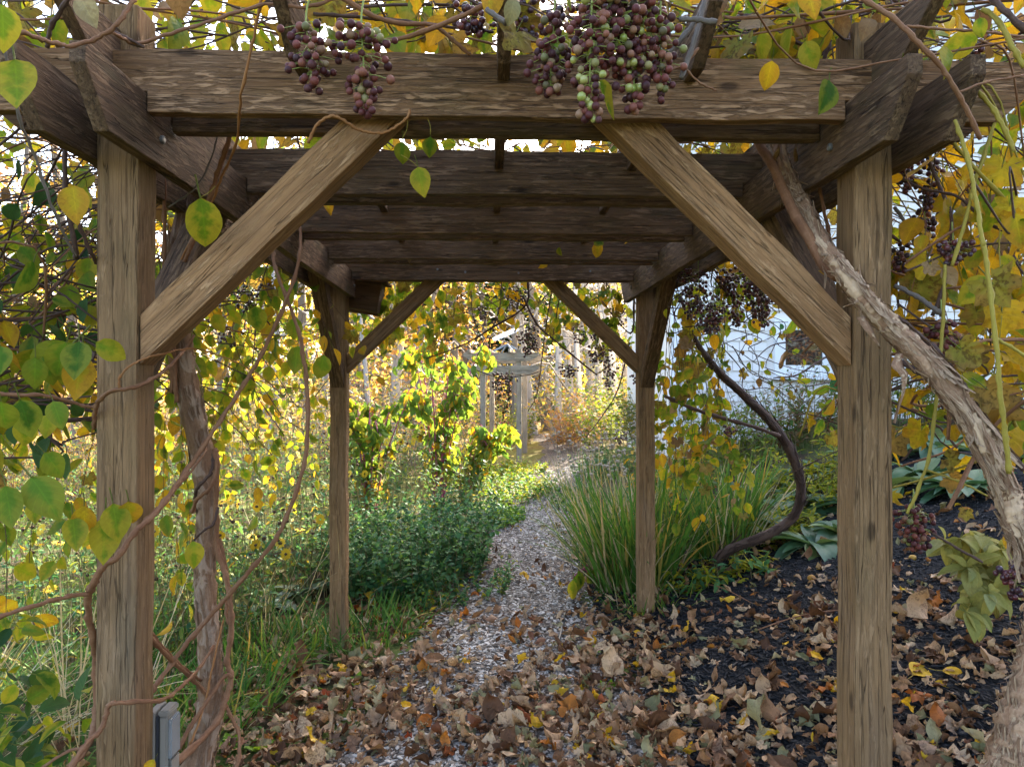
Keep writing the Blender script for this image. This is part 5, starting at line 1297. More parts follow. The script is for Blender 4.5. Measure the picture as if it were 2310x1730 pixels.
# grass tufts near the left far post and along the edges
TUFT = [(-1.35, 3.45, .35, .4, 420, (.12, .34), 'long grass tuft under the shaggy left vine'), (-1.2, 4.2, .3, .35, 300, (.15, .38), 'grass tuft just outside the left far post'), (-.72, 4.35, .28, .3, 240, (.10, .30), 'grass tuft at the foot of the left far post'), (-1.9, 3.9, .45, .5, 300, (.2, .45), 'long meadow grass left of the pergola'), (-.5, 4.75, .25, .2, 120, (.08, .22), 'short grass at the mint edge'), (-2.6, 3.4, .6, .6, 300, (.2, .5), 'meadow grass beyond the near left post'), (1.0, 4.35, .25, .2, 120, (.08, .25), 'grass wisps at the foot of the right far post'), (.55, 8.6, .5, .9, 300, (.05, .14), 'short sunlit grass on the path verge'), (-3.6, 4.4, .8, .9, 380, (.2, .5), 'sunlit meadow grass far left'), (-1.4, 2.75, .3, .3, 160, (.1, .25), 'grass beside the shaggy vine foot')]
for (cx, cy, rx, ry, n, L, lab) in TUFT:
    blades('grass_tuft', lab, 'grass', disk(cx, cy, rx, ry, n), L, .35, 'blade', ('grass', 'straw', 'rush'), (9, .4, 3), .55, group='grass tufts')
blades('dry_stalks', 'leaning pale dry stalks beside the near left post', 'stalks', disk(-1.75, 3.3, .18, .2, 46), (.6, 1.15), .5, 'rush', ('straw',), (1,), .25, (.10, 0))
blades('dry_stalks', 'bundle of bleached stalks fallen over in the left meadow', 'stalks', disk(-2.15, 3.1, .25, .2, 50), (.6, 1.0), .5, 'rush', ('straw',), (1,), .3, (.8, .1))
blades('dry_stalks', 'thin white stalks leaning across the weeds behind the vine', 'stalks', disk(-1.35, 4.6, .5, .3, 26), (.6, 1.0), .4, 'rush', ('straw',), (1,), .4, (.35, -.1))
# dandelion rosette and other broad leaves
def rosette(name, label, x, y, n, L, mat, kind='broad', up=.5, cat='plant', w=1.0):
    root = thing(name, (x, y, Hf(x, y)), label, cat)
    for i in range(n):
        a = i * 2.4 + random.uniform(-.3, .3); u = random.uniform(.2, 1.0) * up
        d = Vector((math.cos(a), math.sin(a), u)).normalized(); s_ = L * random.uniform(.6, 1.15)
        fr = frames(np.array([tuple(d)]), np.array([(-.4 * d.x, -.4 * d.y, 1.0)]))[0]
        b = Vector((x + .015 * math.cos(a), y + .015 * math.sin(a), Hf(x, y) + .01 + .2 * s_ * .1))
        Mx = Matrix([[fr[r][0] * s_ * w, fr[r][1] * s_, fr[r][2] * s_, b[r]] for r in range(3)] + [[0, 0, 0, 1]])
        link('leaf', leaf_mesh(kind, random.randrange(len(PR[kind])), mat), root, Mx)
    return root
rosette('dandelion', 'bright green dandelion rosette on the path edge near the far post', *G(905, 1400).xy, 11, .17, 'sprout', 'lance', .6)
for k, (px, py, n, L, m, lab) in enumerate([(600, 1380, 14, .30, 'comfrey', 'broad green leafed clump behind the shaggy vine'), (500, 1330, 12, .28, 'comfrey', 'broad leafed clump nearer the near left post'), (820, 1335, 9, .14, 'mint', 'small broad leafed plant between far post and mint'), (680, 1345, 13, .26, 'comfrey', 'broad leafed clump just left of the far post'), (560, 1300, 13, .28, 'grass', 'bright strap leafed clump behind the shaggy vine'), (640, 1290, 12, .3, 'grass', 'strap leafed clump between shaggy vine and far post'), (400, 1290, 12, .3, 'comfrey', 'broad leafed clump beside the near left post')]):
    rosette('broad_leaf_plant', lab, *G(px, py).xy, n, L, m, 'broad', 1.0)
# comfrey bed on the slope in front of the house
CB = [(1790, 1180), (1860, 1150), (1700, 1195), (1820, 1100), (1900, 1210), (1760, 1120), (1870, 1080), (2000, 1110), (2080, 1080), (2180, 1120), (1680, 1140), (1950, 1060), (2120, 1020), (2240, 1050), (1840, 1240), (2020, 1030)]
for k, (px, py) in enumerate(sorted(CB)):
    p = G(px, py)
    rosette('comfrey', ORD[k] + ' from the left of the blue green comfrey clumps on the slope before the house', p.x, p.y, 16, .36 * random.uniform(.8, 1.2), 'comfrey', 'broad', 1.1, 'plant')['group'] = 'comfrey bed by the house'
for k, (cx, cy, rx, ry, n, hh, mats, lab) in enumerate([(2.5, 7.6, .5, .5, 90, (.4, .9), ('weed', 'green'), 'leafy weeds at the house corner'), (3.4, 7.9, .6, .4, 110, (.4, 1.0), ('weed', 'tan'), 'brown curling fern like weeds below the window'), (4.6, 7.8, .7, .5, 110, (.5, 1.1), ('green', 'weed'), 'bushy plants below the house wall behind the near post'), (1.7, 6.6, .35, .5, 80, (.3, .8), ('weed', 'yellow'), 'yellowing weeds between rushes and house'), (2.6, 5.6, .45, .4, 70, (.2, .6), ('green', 'lime'), 'green weeds behind the bowed grapevine'), (5.8, 6.6, .8, .6, 120, (.5, 1.2), ('green', 'weed'), 'bushy weeds at the right end of the bed'), (1.95, 5.0, .3, .25, 40, (.1, .3), ('lime', 'green'), 'small green weeds around the bowed stem'), (1.45, 4.45, .3, .2, 30, (.05, .2), ('lime', 'mint'), 'seedlings at the foot of the bowed grapevine')]):
    plant('weed_clump', lab, 'weeds', disk(cx, cy, rx, ry, n), hh, .3, 5, .004, 'stem', 'lance', mats, .11, 14, .15, .8, .1, group='weeds by the house')
# fruit tree branch with long green leaves in front of the window
ft = thing('fruit_tree', (3.1, 6.2, Hf(3.1, 6.2)), 'thin grey branched fruit tree with long green leaves before the window', 'tree')
g = Geo(); g.tube(spline([(3.15, 6.25, Hf(3.15, 6.25) - .1), (3.1, 6.2, 1.0), (3.2, 6.1, 1.6), (3.1, 6.1, 2.4)], 6), [.035, .02, .012], 8)
g.tube(spline([(3.1, 6.15, 1.35), P(1885, 805, 5.6), P(1800, 845, 5.2), P(1745, 853, 5.0)], 6), [.012, .009, .004], 6)
g.tube(spline([(3.1, 6.15, 1.2), P(1895, 868, 5.6), P(1820, 872, 5.2)], 6), [.010, .004], 6)
g.tube(spline([P(1890, 745, 5.5), P(1800, 768, 5.3), P(1740, 780, 5.2), P(1700, 815, 5.2)], 6), [.008, .003], 6)
g.build('branches', M['bark_d'], ft)
for (b, t_, m) in [((1878, 935), (1850, 910), 'green'), ((1875, 900), (1862, 945), 'green'), ((1872, 870), (1838, 893), 'green'), ((1890, 845), (1880, 900), 'mint'), ((1885, 830), (1900, 860), 'green'), ((1855, 945), (1845, 985), 'green'), ((1830, 858), (1800, 862), 'lime'), ((1870, 840), (1860, 815), 'lime'), ((1790, 720), (1785, 765), 'green'), ((1800, 715), (1820, 755), 'lime'), ((1745, 735), (1742, 765), 'green'), ((1760, 730), (1770, 750), 'mint'), ((1700, 680), (1700, 700), 'lime'), ((1840, 760), (1870, 780), 'tan'), ((1850, 770), (1865, 820), 'tan'), ((1775, 790), (1760, 830), 'tan'), ((1820, 790), (1860, 765), 'litter_b')]:
    pb, pt = P(*b, 5.2), P(*t_, 5.2); d = pt - pb; fr = frames(np.array([tuple(d)]), np.array([tuple(rv() * .4 + Vector((0, -1, .2)))]))[0]; s_ = d.length * 1.1
    link('leaf', leaf_mesh('broad' if m in ('green', 'mint', 'lime') else 'dry', random.randrange(3), m), ft, Matrix([[*(fr[r] * s_), pb[r]] for r in range(3)] + [[0, 0, 0, 1]]))
# pale yellow peony like plant at the right edge
pp = G(2250, 1400); py_ = thing('peony', tuple(pp), 'pale yellow leaved peony on the black mulch by the pale trunk', 'plant')
for (tip, Y) in (((2130, 1225), 2.55), ((2165, 1215), 2.5), ((2210, 1210), 2.5), ((2260, 1240), 2.45), ((2230, 1340), 2.35), ((2180, 1380), 2.35), ((2290, 1300), 2.4), ((2180, 1280), 2.45)):
    e = P(*tip, Y); q = spline([pp, pp.lerp(e, .5) + Vector((0, 0, .12)), e], 8); g = Geo(); g.tube(q, [.004, .002], 5); g.build('stem', M['cane_y'], py_)
    for i in range(8, len(q)):
        for k in range(3):
            d = ((e - pp).normalized() * .5 + rv() * .7 + Vector((0, 0, -.5))).normalized(); s_ = random.uniform(.07, .12)
            fr = frames(np.array([tuple(d)]), np.array([tuple(rv() * .4 + Vector((0, -.5, 1)))]))[0]
            link('leaf', leaf_mesh('broad', random.randrange(3), 'peony'), py_, Matrix([[*(fr[r] * s_), q[i][r]] for r in range(3)] + [[0, 0, 0, 1]]))
# wilted pokeweed sprig by the rushes
wp = G(1345, 1330); ws = thing('pokeweed', tuple(wp), 'small pokeweed shoot with purple stem and hanging leaves against the rushes', 'plant')
g = Geo(); ends = [P(1290, 1305, wp.y - .2), P(1310, 1290, wp.y - .15), P(1335, 1290, wp.y - .1), P(1360, 1280, wp.y)]
for e in ends:
    g = Geo(); g.tube(spline([wp, wp.lerp(e, .5) + Vector((0, 0, .1)), e], 6), [.005, .003], 6); g.build('stem', M['poke_stem'], ws)
for e in ends:
    for k in range(2):
        d = Vector((random.gauss(0, .15), random.gauss(0, .1), -1)); fr = frames(np.array([tuple(d)]), np.array([tuple(rv() * .4 + Vector((0, -1, .2)))]))[0]; s_ = random.uniform(.12, .17)
        b = e + rv() * .02
        link('leaf', leaf_mesh('broad', random.randrange(3), random.choice(['green', 'lime'])), ws, Matrix([[*(fr[r] * s_), b[r]] for r in range(3)] + [[0, 0, 0, 1]]))
# ------------------------------------------------------------------ trees and shrubs beyond the garden
def tree(name, label, x, y, h, r, mat, lmats, wts, crown=(.35, 1.0), cr=2.2, nl=1800, ls=.12, group='woodland trees', limbs=9, lean=0.0, bare=False):
    z0 = Hf(x, y); root = thing(name, (x, y, z0), label, 'tree', group)
    g = Geo()
    tp_ = spline([(x, y, z0 - .2), (x + random.gauss(0, .12) + lean * .3, y, z0 + h * .3), (x + random.gauss(0, .2) + lean * .7, y + random.gauss(0, .2), z0 + h * .65), (x + random.gauss(0, .3) + lean, y, z0 + h)], 7)
    g.tube(tp_, [r * 1.25, r, r * .8, r * .5, r * .15], 9, 0, .04)
    ends = []
    for k in range(limbs):
        f = crown[0] + (crown[1] - crown[0]) * (k + random.random()) / limbs * .95
        i = int(f * (len(tp_) - 1)); a = random.uniform(0, 2 * PI); L = cr * random.uniform(.5, 1.0) * (1.15 - .6 * f)
        b = tp_[i]; e = b + Vector((L * math.cos(a), L * math.sin(a), L * random.uniform(.2, .7)))
        q = spline([b, b.lerp(e, .5) + Vector((0, 0, -.1 * L)), e], 5); g.tube(q, [r * .35, r * .12], 5)
        ends += q[3:]
        for _ in range(3):
            c0 = random.choice(q[3:]); d = c0 + rv() * L * .5; g.tube([c0, c0.lerp(d, .5) + rv() * .05, d], [r * .12, r * .04], 4, cap=False); ends.append(d)
    g.build('trunk', M[mat], root)
    if nl:
        e = np.array([tuple(v) for v in ends]); c = e[rng.integers(0, len(e), nl)]
        # uneven clumps
        ncl = 60; cc = c[:ncl] + rng.normal(size=(ncl, 3)) * cr * .22
        pos = cc[rng.integers(0, ncl, nl)] + rng.normal(size=(nl, 3)) * np.array([1, 1, .6]) * cr * .15
        loose = rng.random(nl) < .3; pos[loose] = c[loose] + rng.normal(size=(loose.sum(), 3)) * cr * .12
        g = Geo(); mi = rng.choice(len(lmats), nl, p=np.array(wts) / sum(wts))
        for a in range(len(lmats)):
            s_ = mi == a; k = s_.sum(); g.inst(PR['tleaf'][0], pos[s_], frames(rdir(k, -.5), rdir(k, .5)), ls * rng.uniform(.6, 1.3, k), a)
        tag(g.build('crown', [M[q] for q in lmats], root), kind='stuff')
    return root
def conifer(label, x, y, h, w):
    z0 = Hf(x, y); root = thing('spruce_tree', (x, y, z0), label, 'tree', 'dark conifers'); g = Geo()
    g.tube([(x, y, z0 - .2), (x, y, z0 + h)], [.16, .02], 7); g.build('trunk', M['trunk'], root)
    n = 2600; f = rng.random(n) ** .8; a = rng.random(n) * 2 * PI; lay = np.floor(f * 16) / 16
    rr = w * (1 - f) * np.sqrt(rng.random(n)); pos = np.stack([x + rr * np.cos(a), y + rr * np.sin(a), z0 + .4 + h * (lay + rng.random(n) * .03) - .25 * rr], -1)
    dr = np.stack([np.cos(a), np.sin(a), np.full(n, -.35)], -1)
    g = Geo(); g.inst(PR['tleaf'][0], pos, frames(dr, np.tile([[0, 0, 1.0]], (n, 1)) + rng.normal(size=(n, 3)) * .2), .42 * rng.uniform(.5, 1.1, n)); tag(g.build('crown', M['conifer'], root), kind='stuff')
def at(px, Y): p = P(px, 875, Y); return p.x, Y
TREES = [  # photo x, depth, height, radius, bark, leaves, weights, what
    (885, 17.5, 7, .13, 'birch', ('fall_y', 'fall_o'), (3, 1), 'slim pale trunked tree left of the arbor with sparse gold leaves'),
    (1240, 19, 6.2, .16, 'trunk', ('fall_y', 'fall_g'), (3, 1), 'dark grey trunk directly right of the arbor beam'),
    (1275, 22, 6.2, .15, 'birch', ('fall_y',), (1,), 'pale birch with yellow leaves just right of the arbor'),
    (1300, 20, 6.2, .12, 'birch', ('fall_y', 'fall_g'), (3, 1), 'thin pale birch beside a thicker one'),
    (1345, 17, 6.2, .15, 'birch', ('fall_y',), (1,), 'leaning silver birch with knotted bark in the gap by the far post'),
    (1375, 18.5, 6.2, .17, 'birch', ('fall_y', 'fall_g'), (2, 1), 'thick grey birch next to the far right post'),
    (1410, 21, 6.2, .14, 'birch', ('fall_y',), (1,), 'pale birch trunk close to the far right post'),
    (1190, 26, 7.5, .16, 'trunk', ('fall_o', 'fall_y'), (2, 1), 'grey trunk behind the arbor mast'),
    (1050, 24, 8, .15, 'trunk', ('fall_o',), (1,), 'orange leaved maple behind the arbor'),
    (985, 21, 7, .12, 'trunk', ('fall_o', 'fall_y'), (3, 1), 'orange tree left of the arbor'),
    (930, 28, 8, .16, 'birch', ('fall_y', 'fall_o'), (2, 1), 'far gold tree left of the arbor'),
    (835, 23, 9, .14, 'trunk', ('fall_o', 'fall_y', 'fall_g'), (1, 1, 2), 'gold and orange tree beside the far left post'),
    (690, 20, 9, .13, 'trunk', ('fall_o', 'fall_y', 'fall_g'), (2, 3, 2), 'bright orange tree between the left posts'),
    (600, 25, 9, .15, 'birch', ('fall_y', 'fall_o', 'fall_g'), (2, 1, 3), 'golden tree between the left posts, further back'),
    (500, 18, 11, .12, 'trunk', ('fall_y', 'fall_o', 'fall_g'), (2, 1, 3), 'yellow tree behind the shaggy vine'),
    (400, 22, 12, .14, 'trunk', ('fall_o', 'fall_y', 'fall_g'), (2, 3, 2), 'orange tree behind the near left post'),
    (180, 19, 12, .14, 'trunk', ('fall_o', 'fall_y'), (3, 2), 'peach orange tree beyond the left curtain of leaves'),
    (60, 24, 13, .15, 'trunk', ('fall_y', 'fall_o'), (2, 2), 'tall golden tree at the far left edge'),
    (-60, 17, 11, .13, 'trunk', ('fall_o', 'fall_g'), (2, 1), 'orange tree just beyond the left edge'),
    (1130, 32, 7.5, .18, 'trunk', ('fall_y', 'fall_o'), (1, 1), 'distant trunk in line with the path'),
    (1330, 30, 7.5, .18, 'trunk', ('fall_y', 'fall_g'), (2, 1), 'distant yellow tree behind the birches'),
    (1450, 27, 7.5, .16, 'birch', ('fall_y', 'fall_g'), (2, 1), 'yellow birch behind the far right post'),
    (1500, 20, 6.2, .15, 'birch', ('fall_y', 'fall_g'), (2, 1), 'yellow birch at the house corner'),
    (760, 30, 9, .18, 'trunk', ('fall_o', 'fall_y'), (1, 1), 'distant orange tree behind the far left post'),
    (300, 30, 15, .18, 'trunk', ('fall_y', 'fall_o'), (1, 1), 'distant gold tree behind the left curtain'),
]
for (px, Y, h, r, b, lm, w, lab) in TREES:
    x, y = at(px, Y); tree('autumn_tree', lab, x, y, h, r, b, lm, w, (.12, 1.0), 2.3, (350 if Y < 24 else 1300) if 1100 <= px < 1520 else 1500, .15, limbs=16, lean=random.gauss(0, .5))
BARE = [(840, 15.5, .05), (905, 19, .09), (950, 16.5, .06), (1020, 18.5, .08), (1085, 20, .08), (1160, 17, .07), (1205, 18, .11), (1258, 15.8, .07), (1288, 17.2, .09), (1318, 15.2, .06), (1352, 16, .09), (1395, 15, .08), (1425, 17, .1), (720, 17, .07), (610, 16, .07)]
for k, (px, Y, r) in enumerate(sorted(BARE)):
    x, y = at(px, Y); tree('bare_tree', ORD[len(BARE) - 1 - k] + ' from the right of the thin bare grey trunks at the wood edge', x, y, 7.5, r, random.choice(['birch', 'trunk', 'birch']), (), (), (.25, 1.0), 1.4, 0, .1, 'bare grey trunks', 12, random.gauss(0, .5))
for (px, Y, h, w, lab) in [(1010, 27, 8, 2.4, 'dark spruce behind the orange maple'), (1110, 30, 8, 2.6, 'dark spruce behind the dish'), (860, 33, 9, 2.6, 'dark spruce far left of the arbor'), (1230, 34, 9, 2.8, 'dark spruce behind the birches'), (1390, 33, 9, 2.6, 'dark spruce by the far right post'), (560, 36, 10, 2.8, 'dark spruce between the left posts'), (1160, 24, 5, 1.4, 'young spruce low behind the arbor')]:
    x, y = at(px, Y); conifer(lab, x, y, h, w)
# shrubs at the wood's edge
def shrub(name, label, px, Y, h, w, mats, wts, n=70, per=26, ls=.09, smat='twig', group='shrubs at the wood edge'):
    x, y = at(px, Y)
    return plant(name, label, 'shrub', disk(x, y, w * .35, w * .35, n), (h * .5, h), .45, 5, .006, smat, 'tleaf', mats, ls, per, .15, .8, .1, group, .2, wts=wts)
shrub('shrub', 'peach orange shrub right of the arbor posts', 1300, 13.6, 1.25, 1.5, ('fall_o', 'fall_y'), (4, 1))
shrub('shrub', 'rounded green shrub behind the arbor posts', 1140, 15.5, 1.3, 1.7, ('fall_g', 'fall_y'), (4, 1))
shrub('shrub', 'green leafy shrub where the path disappears', 1385, 12.6, 1.3, 1.5, ('green', 'fall_g'), (2, 2))
shrub('shrub', 'tall olive shrub beside the far right post', 1470, 11.2, 1.3, 1.1, ('green', 'fall_g', 'fall_y'), (2, 2, 1))
shrub('shrub', 'yellow shrub in front of the birches', 1330, 16, 2.2, 2.2, ('fall_y', 'fall_g'), (2, 1))
shrub('shrub', 'bare twiggy orange shrub left of the pokeweed', 860, 13, 2.2, 2.6, ('fall_o', 'fall_y', 'fall_g'), (2, 1, 1), 120, 7)
shrub('shrub', 'gold shrub behind the pokeweed', 980, 14, 2.0, 2.4, ('fall_y', 'fall_o', 'fall_g'), (2, 1, 2), 80, 14)
shrub('shrub', 'orange shrub between the left posts', 640, 13, 2.2, 3.0, ('fall_o', 'fall_y', 'fall_g'), (1, 2, 2), 110, 18)
shrub('shrub', 'yellow shrub behind the shaggy trunk', 470, 11, 2.0, 2.6, ('fall_y', 'fall_g', 'fall_o'), (2, 3, 1), 100, 14)
shrub('shrub', 'orange shrub behind the near left post', 250, 12, 2.4, 3.0, ('fall_o', 'fall_y'), (2, 1), 110, 18)
shrub('shrub', 'peach shrub at the left edge', 60, 10, 2.0, 2.6, ('fall_o', 'fall_y', 'fall_g'), (2, 2, 1), 100, 18)
shrub('shrub', 'tan shrub in the far left meadow', -60, 13, 2.2, 3.0, ('fall_y', 'fall_o'), (1, 1), 100, 16)
shrub('shrub', 'gold thicket left of the far trees', 760, 16, 2.6, 3.4, ('fall_y', 'fall_o', 'fall_g'), (2, 1, 2), 110, 18)
shrub('shrub', 'orange thicket behind the arbor', 1080, 18, 2.4, 3.0, ('fall_o', 'fall_y'), (2, 1), 90, 18)
shrub('shrub', 'grey green thicket under the birches', 1420, 15, 1.8, 2.4, ('fall_g', 'fall_y'), (2, 1), 90, 18)
# red maple out of view behind the viewer's right: the window mirrors it
tree('red_maple', 'small red maple mirrored in the house window', 8.9, -1.6, 4.2, .10, 'trunk', ('fall_o',), (1,), (.1, 1.0), 1.9, 2600, .13, group='garden maple')
for (x, y, h, w, lab) in [(12.5, -7.5, 9, 2.4, 'tall unseen spruce behind the red maple, added to darken the window reflection'), (15.0, -6.0, 8, 2.2, 'unseen spruce beyond the red maple, added for the window reflection'), (10.5, -10.5, 10, 2.6, 'unseen spruce furthest behind the red maple, added for the window reflection')]: conifer(lab, x, y, h, w)  # spruces out of view, added so the window pane reflects something dark
# the wood behind everything, too far to count
n = 26000; X = rng.uniform(-75, 45, n); Y = rng.uniform(42, 70, n)
ncl = 900; cx = np.stack([rng.uniform(-75, 45, ncl), rng.uniform(42, 70, ncl), rng.uniform(.4, 10, ncl)], -1)
pos = cx[rng.integers(0, ncl, n)] + rng.normal(size=(n, 3)) * np.array([1.3, 1.3, .8]); pos[:, 2] = np.maximum(pos[:, 2], .3) + .5
g = Geo(); mi = rng.choice(4, n, p=(.28, .2, .27, .25))
for a in range(4):
    s_ = mi == a; k = s_.sum(); g.inst(PR['tleaf'][0], pos[s_], frames(rdir(k), rdir(k)), .62 * rng.uniform(.6, 1.3, k), a)
tag(g.build('woodland', [M['fall_y'], M['fall_o'], M['fall_g'], M['conifer']]), 'distant autumn woodland closing off the view', 'woodland', kind='stuff')
# ------------------------------------------------------------------ chips, mulch, fallen leaves, fruit
n = 26000
y = 2.6 + (rng.random(n) ** 1.5) * 8.4; x = path_c(y) + rng.normal(size=n) * path_w(y) * .62
ok = np.abs(x - path_c(y)) < path_w(y) * 1.12; x, y = x[ok], y[ok]; n = len(x)
a = rng.random(n) * 2 * PI; d = np.stack([np.cos(a), np.sin(a), rng.normal(size=n) * .12], -1); nn = np.stack([rng.normal(size=n) * .22, rng.normal(size=n) * .22, np.ones(n)], -1)
L = rng.uniform(.012, .040, n); sc = np.stack([L * rng.uniform(.25, .6, n), L, np.full(n, .02)], -1)
g = Geo(); g.inst(PR['chip'][0], np.stack([x, y, H(x, y) + .006 + rng.random(n) * .006], -1), frames(d, nn), sc)
tag(g.build('wood_chips', M['chip'], smooth=False), 'pale wood chips covering the path', 'wood chips', kind='stuff')
n = 19000
y = 1.7 + rng.random(n) ** 1.1 * 4.3; x = path_c(y) + path_w(y) + .02 + rng.random(n) ** 1.2 * 3.0
a = rng.random(n) * 2 * PI; d = np.stack([np.cos(a), np.sin(a), rng.normal(size=n) * .2], -1); nn = np.stack([rng.normal(size=n) * .3, rng.normal(size=n) * .3, np.ones(n)], -1)
L = rng.uniform(.02, .06, n); sc = np.stack([L * rng.uniform(.08, .2, n), L, np.full(n, .03)], -1)
g = Geo(); g.inst(PR['chip'][0], np.stack([x, y, H(x, y) + .012 + rng.random(n) * .012], -1), frames(d, nn), sc)
tag(g.build('mulch_shreds', M['shred'], smooth=False), 'black shredded bark mulch on the slope', 'mulch', kind='stuff')
# fallen leaves
def dens(x, y):
    dp = np.abs(x - path_c(y)) / path_w(y)
    near = np.clip((4.5 - y) / .8, 0, 1)
    k = np.where(dp < 1, .16 + .84 * near, .62 + .38 * near)
    k = k * np.where(x > 1.0, np.clip(.72 - .25 * (x - 1.0), .22, 1), 1) * np.where(y > 5.4, .35, 1)
    k = k * np.where(x < -.95, np.clip(1 - (-.95 - x) * 1.1, .12, 1), 1)
    return k * (.72 + .4 * np.sin(3.7 * x + 2.1 * y) * np.sin(2.9 * y - 1.1 * x))
n = 26000
y = 1.9 + rng.random(n) ** 1.2 * 5.5; x = -1.9 + rng.random(n) * 5.2
ok = (rng.random(n) < dens(x, y)) & (np.abs(x / y) < .85); x, y = x[ok], y[ok]; n = len(x)
a = rng.random(n) * 2 * PI
tl = rng.random(n) ** 2 * 1.0
d = np.stack([np.cos(a), np.sin(a), rng.normal(size=n) * .35], -1); nn = np.stack([rng.normal(size=n) * .45, rng.normal(size=n) * .45, np.where(rng.random(n) < .5, 1.0, -1.0)], -1)
sz = .052 * np.exp(rng.normal(size=n) * .33); pos = np.stack([x, y, H(x, y) + .014 + sz * .12 + rng.random(n) * .018], -1)
kd = rng.integers(0, len(PR['dry']), n); mm = rng.choice(4, n, p=(.80, .12, .055, .025)); fr = frames(d, nn)
MN = ['litter_a', 'litter_b', 'litter_c', 'litter_y']; WHAT = ['dry curled brown leaf', 'dry curled grey olive leaf', 'curled rusty orange leaf', 'yellow fallen leaf']
vis_ = np.array([(proj(p) or (9e9, 0, 1)) for p in pos])
inn = (vis_[:, 0] > 0) & (vis_[:, 0] < 2310) & (vis_[:, 1] < 1720) & ~((vis_[:, 0] > 1895) & (vis_[:, 0] < 2030)) & (vis_[:, 0] > 480)
rank = np.argsort(-(sz / vis_[:, 2]) * inn); top = set(rank[:270].tolist())
for i in rank[:270]:
    Mx = Matrix([[*(fr[i][r] * sz[i] * 1.1), pos[i][r] + (.006 if r == 2 else 0)] for r in range(3)] + [[0, 0, 0, 1]])
    where = 'on the path' if abs(x[i] - path_c(y[i])) < path_w(y[i]) else ('on the black mulch' if x[i] > 0 else 'beside the grass')
    o = link('fallen_leaf', leaf_mesh('dry', int(kd[i]), MN[mm[i]]), None, Mx)
    tag(o, '%s among the larger ones lying %s in front' % (WHAT[mm[i]], where), 'leaf', 'larger fallen leaves in front')
g = Geo(); rest = np.ones(n, bool); rest[list(top)] = False
for a_ in range(4):
    for k in range(len(PR['dry'])):
        s_ = rest & (mm == a_) & (kd == k); nr = s_ & (y < 3.9); fa = s_ & (y >= 3.9)
        g.inst(PR['dry'][k], pos[nr], fr[nr], sz[nr], a_); g.inst(PR['dry_far'][k % 5], pos[fa], fr[fa], sz[fa], a_)
tag(g.build('leaf_litter', [M[q] for q in MN]), 'carpet of small dry brown leaves over path and mulch', 'leaf litter', kind='stuff')
for (px, py, s_, lab) in [(1855, 1505, .085, 'bright yellow fallen leaf on the mulch left of the near right post'), (2060, 1545, .12, 'large spotted yellow fallen leaf just right of the near right post'), (2125, 1535, .11, 'large yellow fallen leaf lying over another beside the near right post'), (2060, 1620, .08, 'curled yellow leaf below the two large yellow ones'), (1715, 1680, .085, 'yellow orange leaf low on the mulch before the near right post'), (1225, 1655, .08, 'yellow leaf in the middle of the path at the bottom'), (930, 1612, .075, 'upturned yellow leaf left of the path middle'), (1365, 1690, .07, 'yellow spotted leaf at the bottom right of the path'), (610, 1535, .08, 'orange yellow leaf by the left grass'), (1780, 1570, .05, 'small red fallen leaf on the mulch')]:
    p = G(px, py); a_ = random.uniform(0, 6); fr_ = frames(np.array([(math.cos(a_), math.sin(a_), .1)]), np.array([(.1, -.35, 1.0)]))[0]
    o = link('fallen_leaf', leaf_mesh('kiwi' if s_ > .1 else 'dry', random.randrange(3), 'litter_y' if 'red' not in lab else 'litter_c'), None, Matrix([[*(fr_[r] * s_), p[r] + (.04 if r == 2 else 0)] for r in range(3)] + [[0, 0, 0, 1]]))
    tag(o, lab, 'leaf', 'yellow fallen leaves')
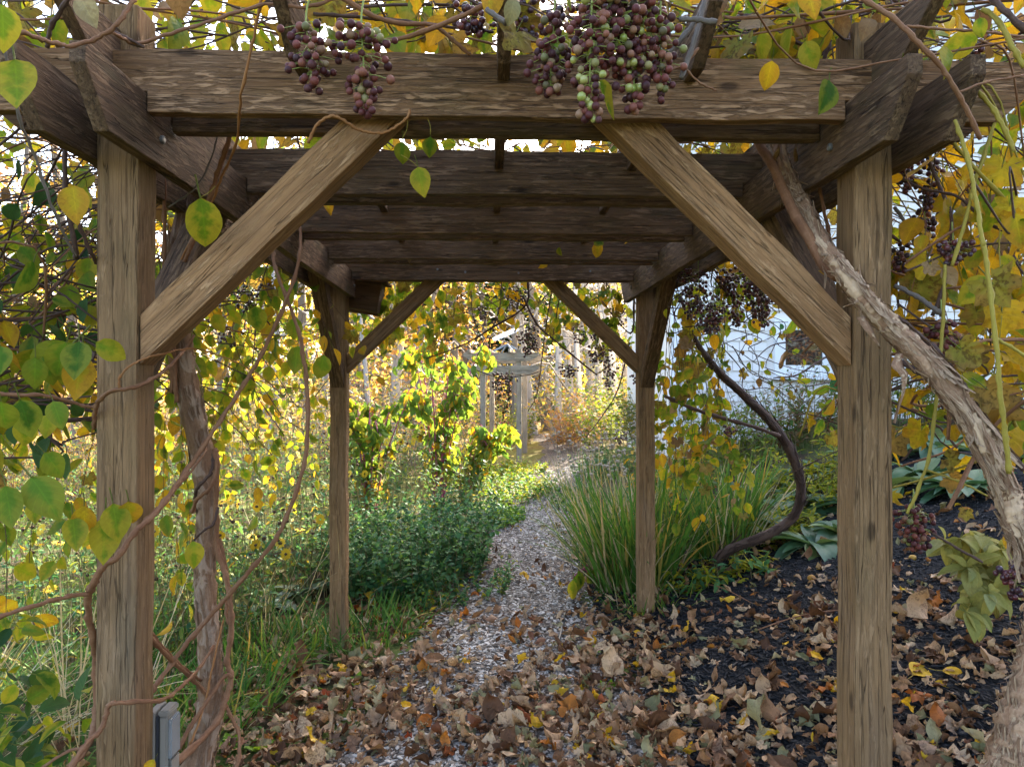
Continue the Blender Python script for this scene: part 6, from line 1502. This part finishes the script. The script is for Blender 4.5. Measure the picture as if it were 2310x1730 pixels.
# fallen fruit
bmb = bmesh.new(); bmesh.ops.create_uvsphere(bmb, u_segments=16, v_segments=10, radius=1.0)
for v in bmb.verts:
    rr = math.hypot(v.co.x, v.co.y); v.co.z *= .88; v.co.z -= .22 * math.exp(-(rr / .28) ** 2) * (1 if v.co.z > 0 else -.6)
fme = bpy.data.meshes.new('fallen_apple'); bmb.to_mesh(fme); bmb.free(); fme.materials.append(M['fruit']); fme.polygons.foreach_set('use_smooth', [True] * len(fme.polygons))
for (cx_, cy_, lab) in [(885, 515, 'largest brown yellow crab apple lying in leaves left of the near right post'), (930, 440, 'yellow crab apple just above the largest one'), (760, 640, 'yellow crab apple lowest of those left of the post'), (895, 700, 'brown crab apple below the largest one'), (795, 765, 'small yellow crab apple nearest the bare mulch'), (1010, 300, 'pale crab apple highest up the slope, left of its neighbour'), (1070, 300, 'orange crab apple touching the near right post edge'), (1550, 320, 'yellow crab apple right of the near post on the slope'), (1515, 385, 'small yellow crab apple under another right of the post'), (900, 215, 'pale crab apple among the weeds by the bowed stem')]:
    p = G(1510 + cx_ / 2.761, 1130 + cy_ / 2.761); r_ = .019 * random.uniform(.8, 1.2)
    o = link('fallen_apple', fme, None, Matrix.Translation(p + Vector((0, 0, r_ * 1.4))) @ Matrix.Rotation(random.uniform(0, 2), 4, rv()) @ Matrix.Scale(r_, 4)); tag(o, lab, 'apple', 'fallen crab apples')
# seedlings poking through the litter
for k_, (px, py) in enumerate([(700, 1560), (640, 1640), (520, 1690), (590, 1700), (720, 1490), (800, 1545), (1330, 1480), (1370, 1560), (1350, 1640), (560, 1610)]):
    p = G(px, py); r_ = rosette('seedling', ['bright green seedling %s' % w_ for w_ in ('in the litter below the left far post', 'in the litter right of the shaggy trunk', 'lowest beside the shaggy trunk foot', 'beside the lowest seedling at the shaggy trunk', 'right at the left far post foot', 'in litter right of the left far post', 'beside the drip hose', 'right of the drip hose end', 'on the path low in the middle', 'between grass and shaggy trunk')][k_], p.x, p.y, random.randint(4, 7), .055 if px > 600 else .075, 'sprout', 'kiwi', 1.4, 'plant', 1.0); r_['group'] = 'seedlings in the litter'
g = Geo()
tw = [((1490, 1240), (1330, 1370)), ((900, 1395), (1130, 1420)), ((1680, 1440), (1940, 1380)), ((1420, 1440), (1340, 1425)), ((1560, 1320), (1700, 1370)), ((2160, 1420), (2290, 1400))]
for a_, b_ in tw:
    p, q = G(*a_), G(*b_); g = Geo(); g.tube(spline([p + Vector((0, 0, .02)), p.lerp(q, .5) + Vector((0, 0, .05)), q + Vector((0, 0, .02))], 8), [.004, .002], 6)
    tag(g.build('fallen_twig', M['cane']), {0: 'brown twig lying below the rushes toward the far post', 1: 'pale straw like twig lying across the chips by the dandelion', 2: 'thin twig ending at the near right post', 3: 'short twig at the rush foot', 4: 'twig under the bowed grapevine', 5: 'twig below the peony'}[tw.index((a_, b_))], 'twig', 'fallen twigs')
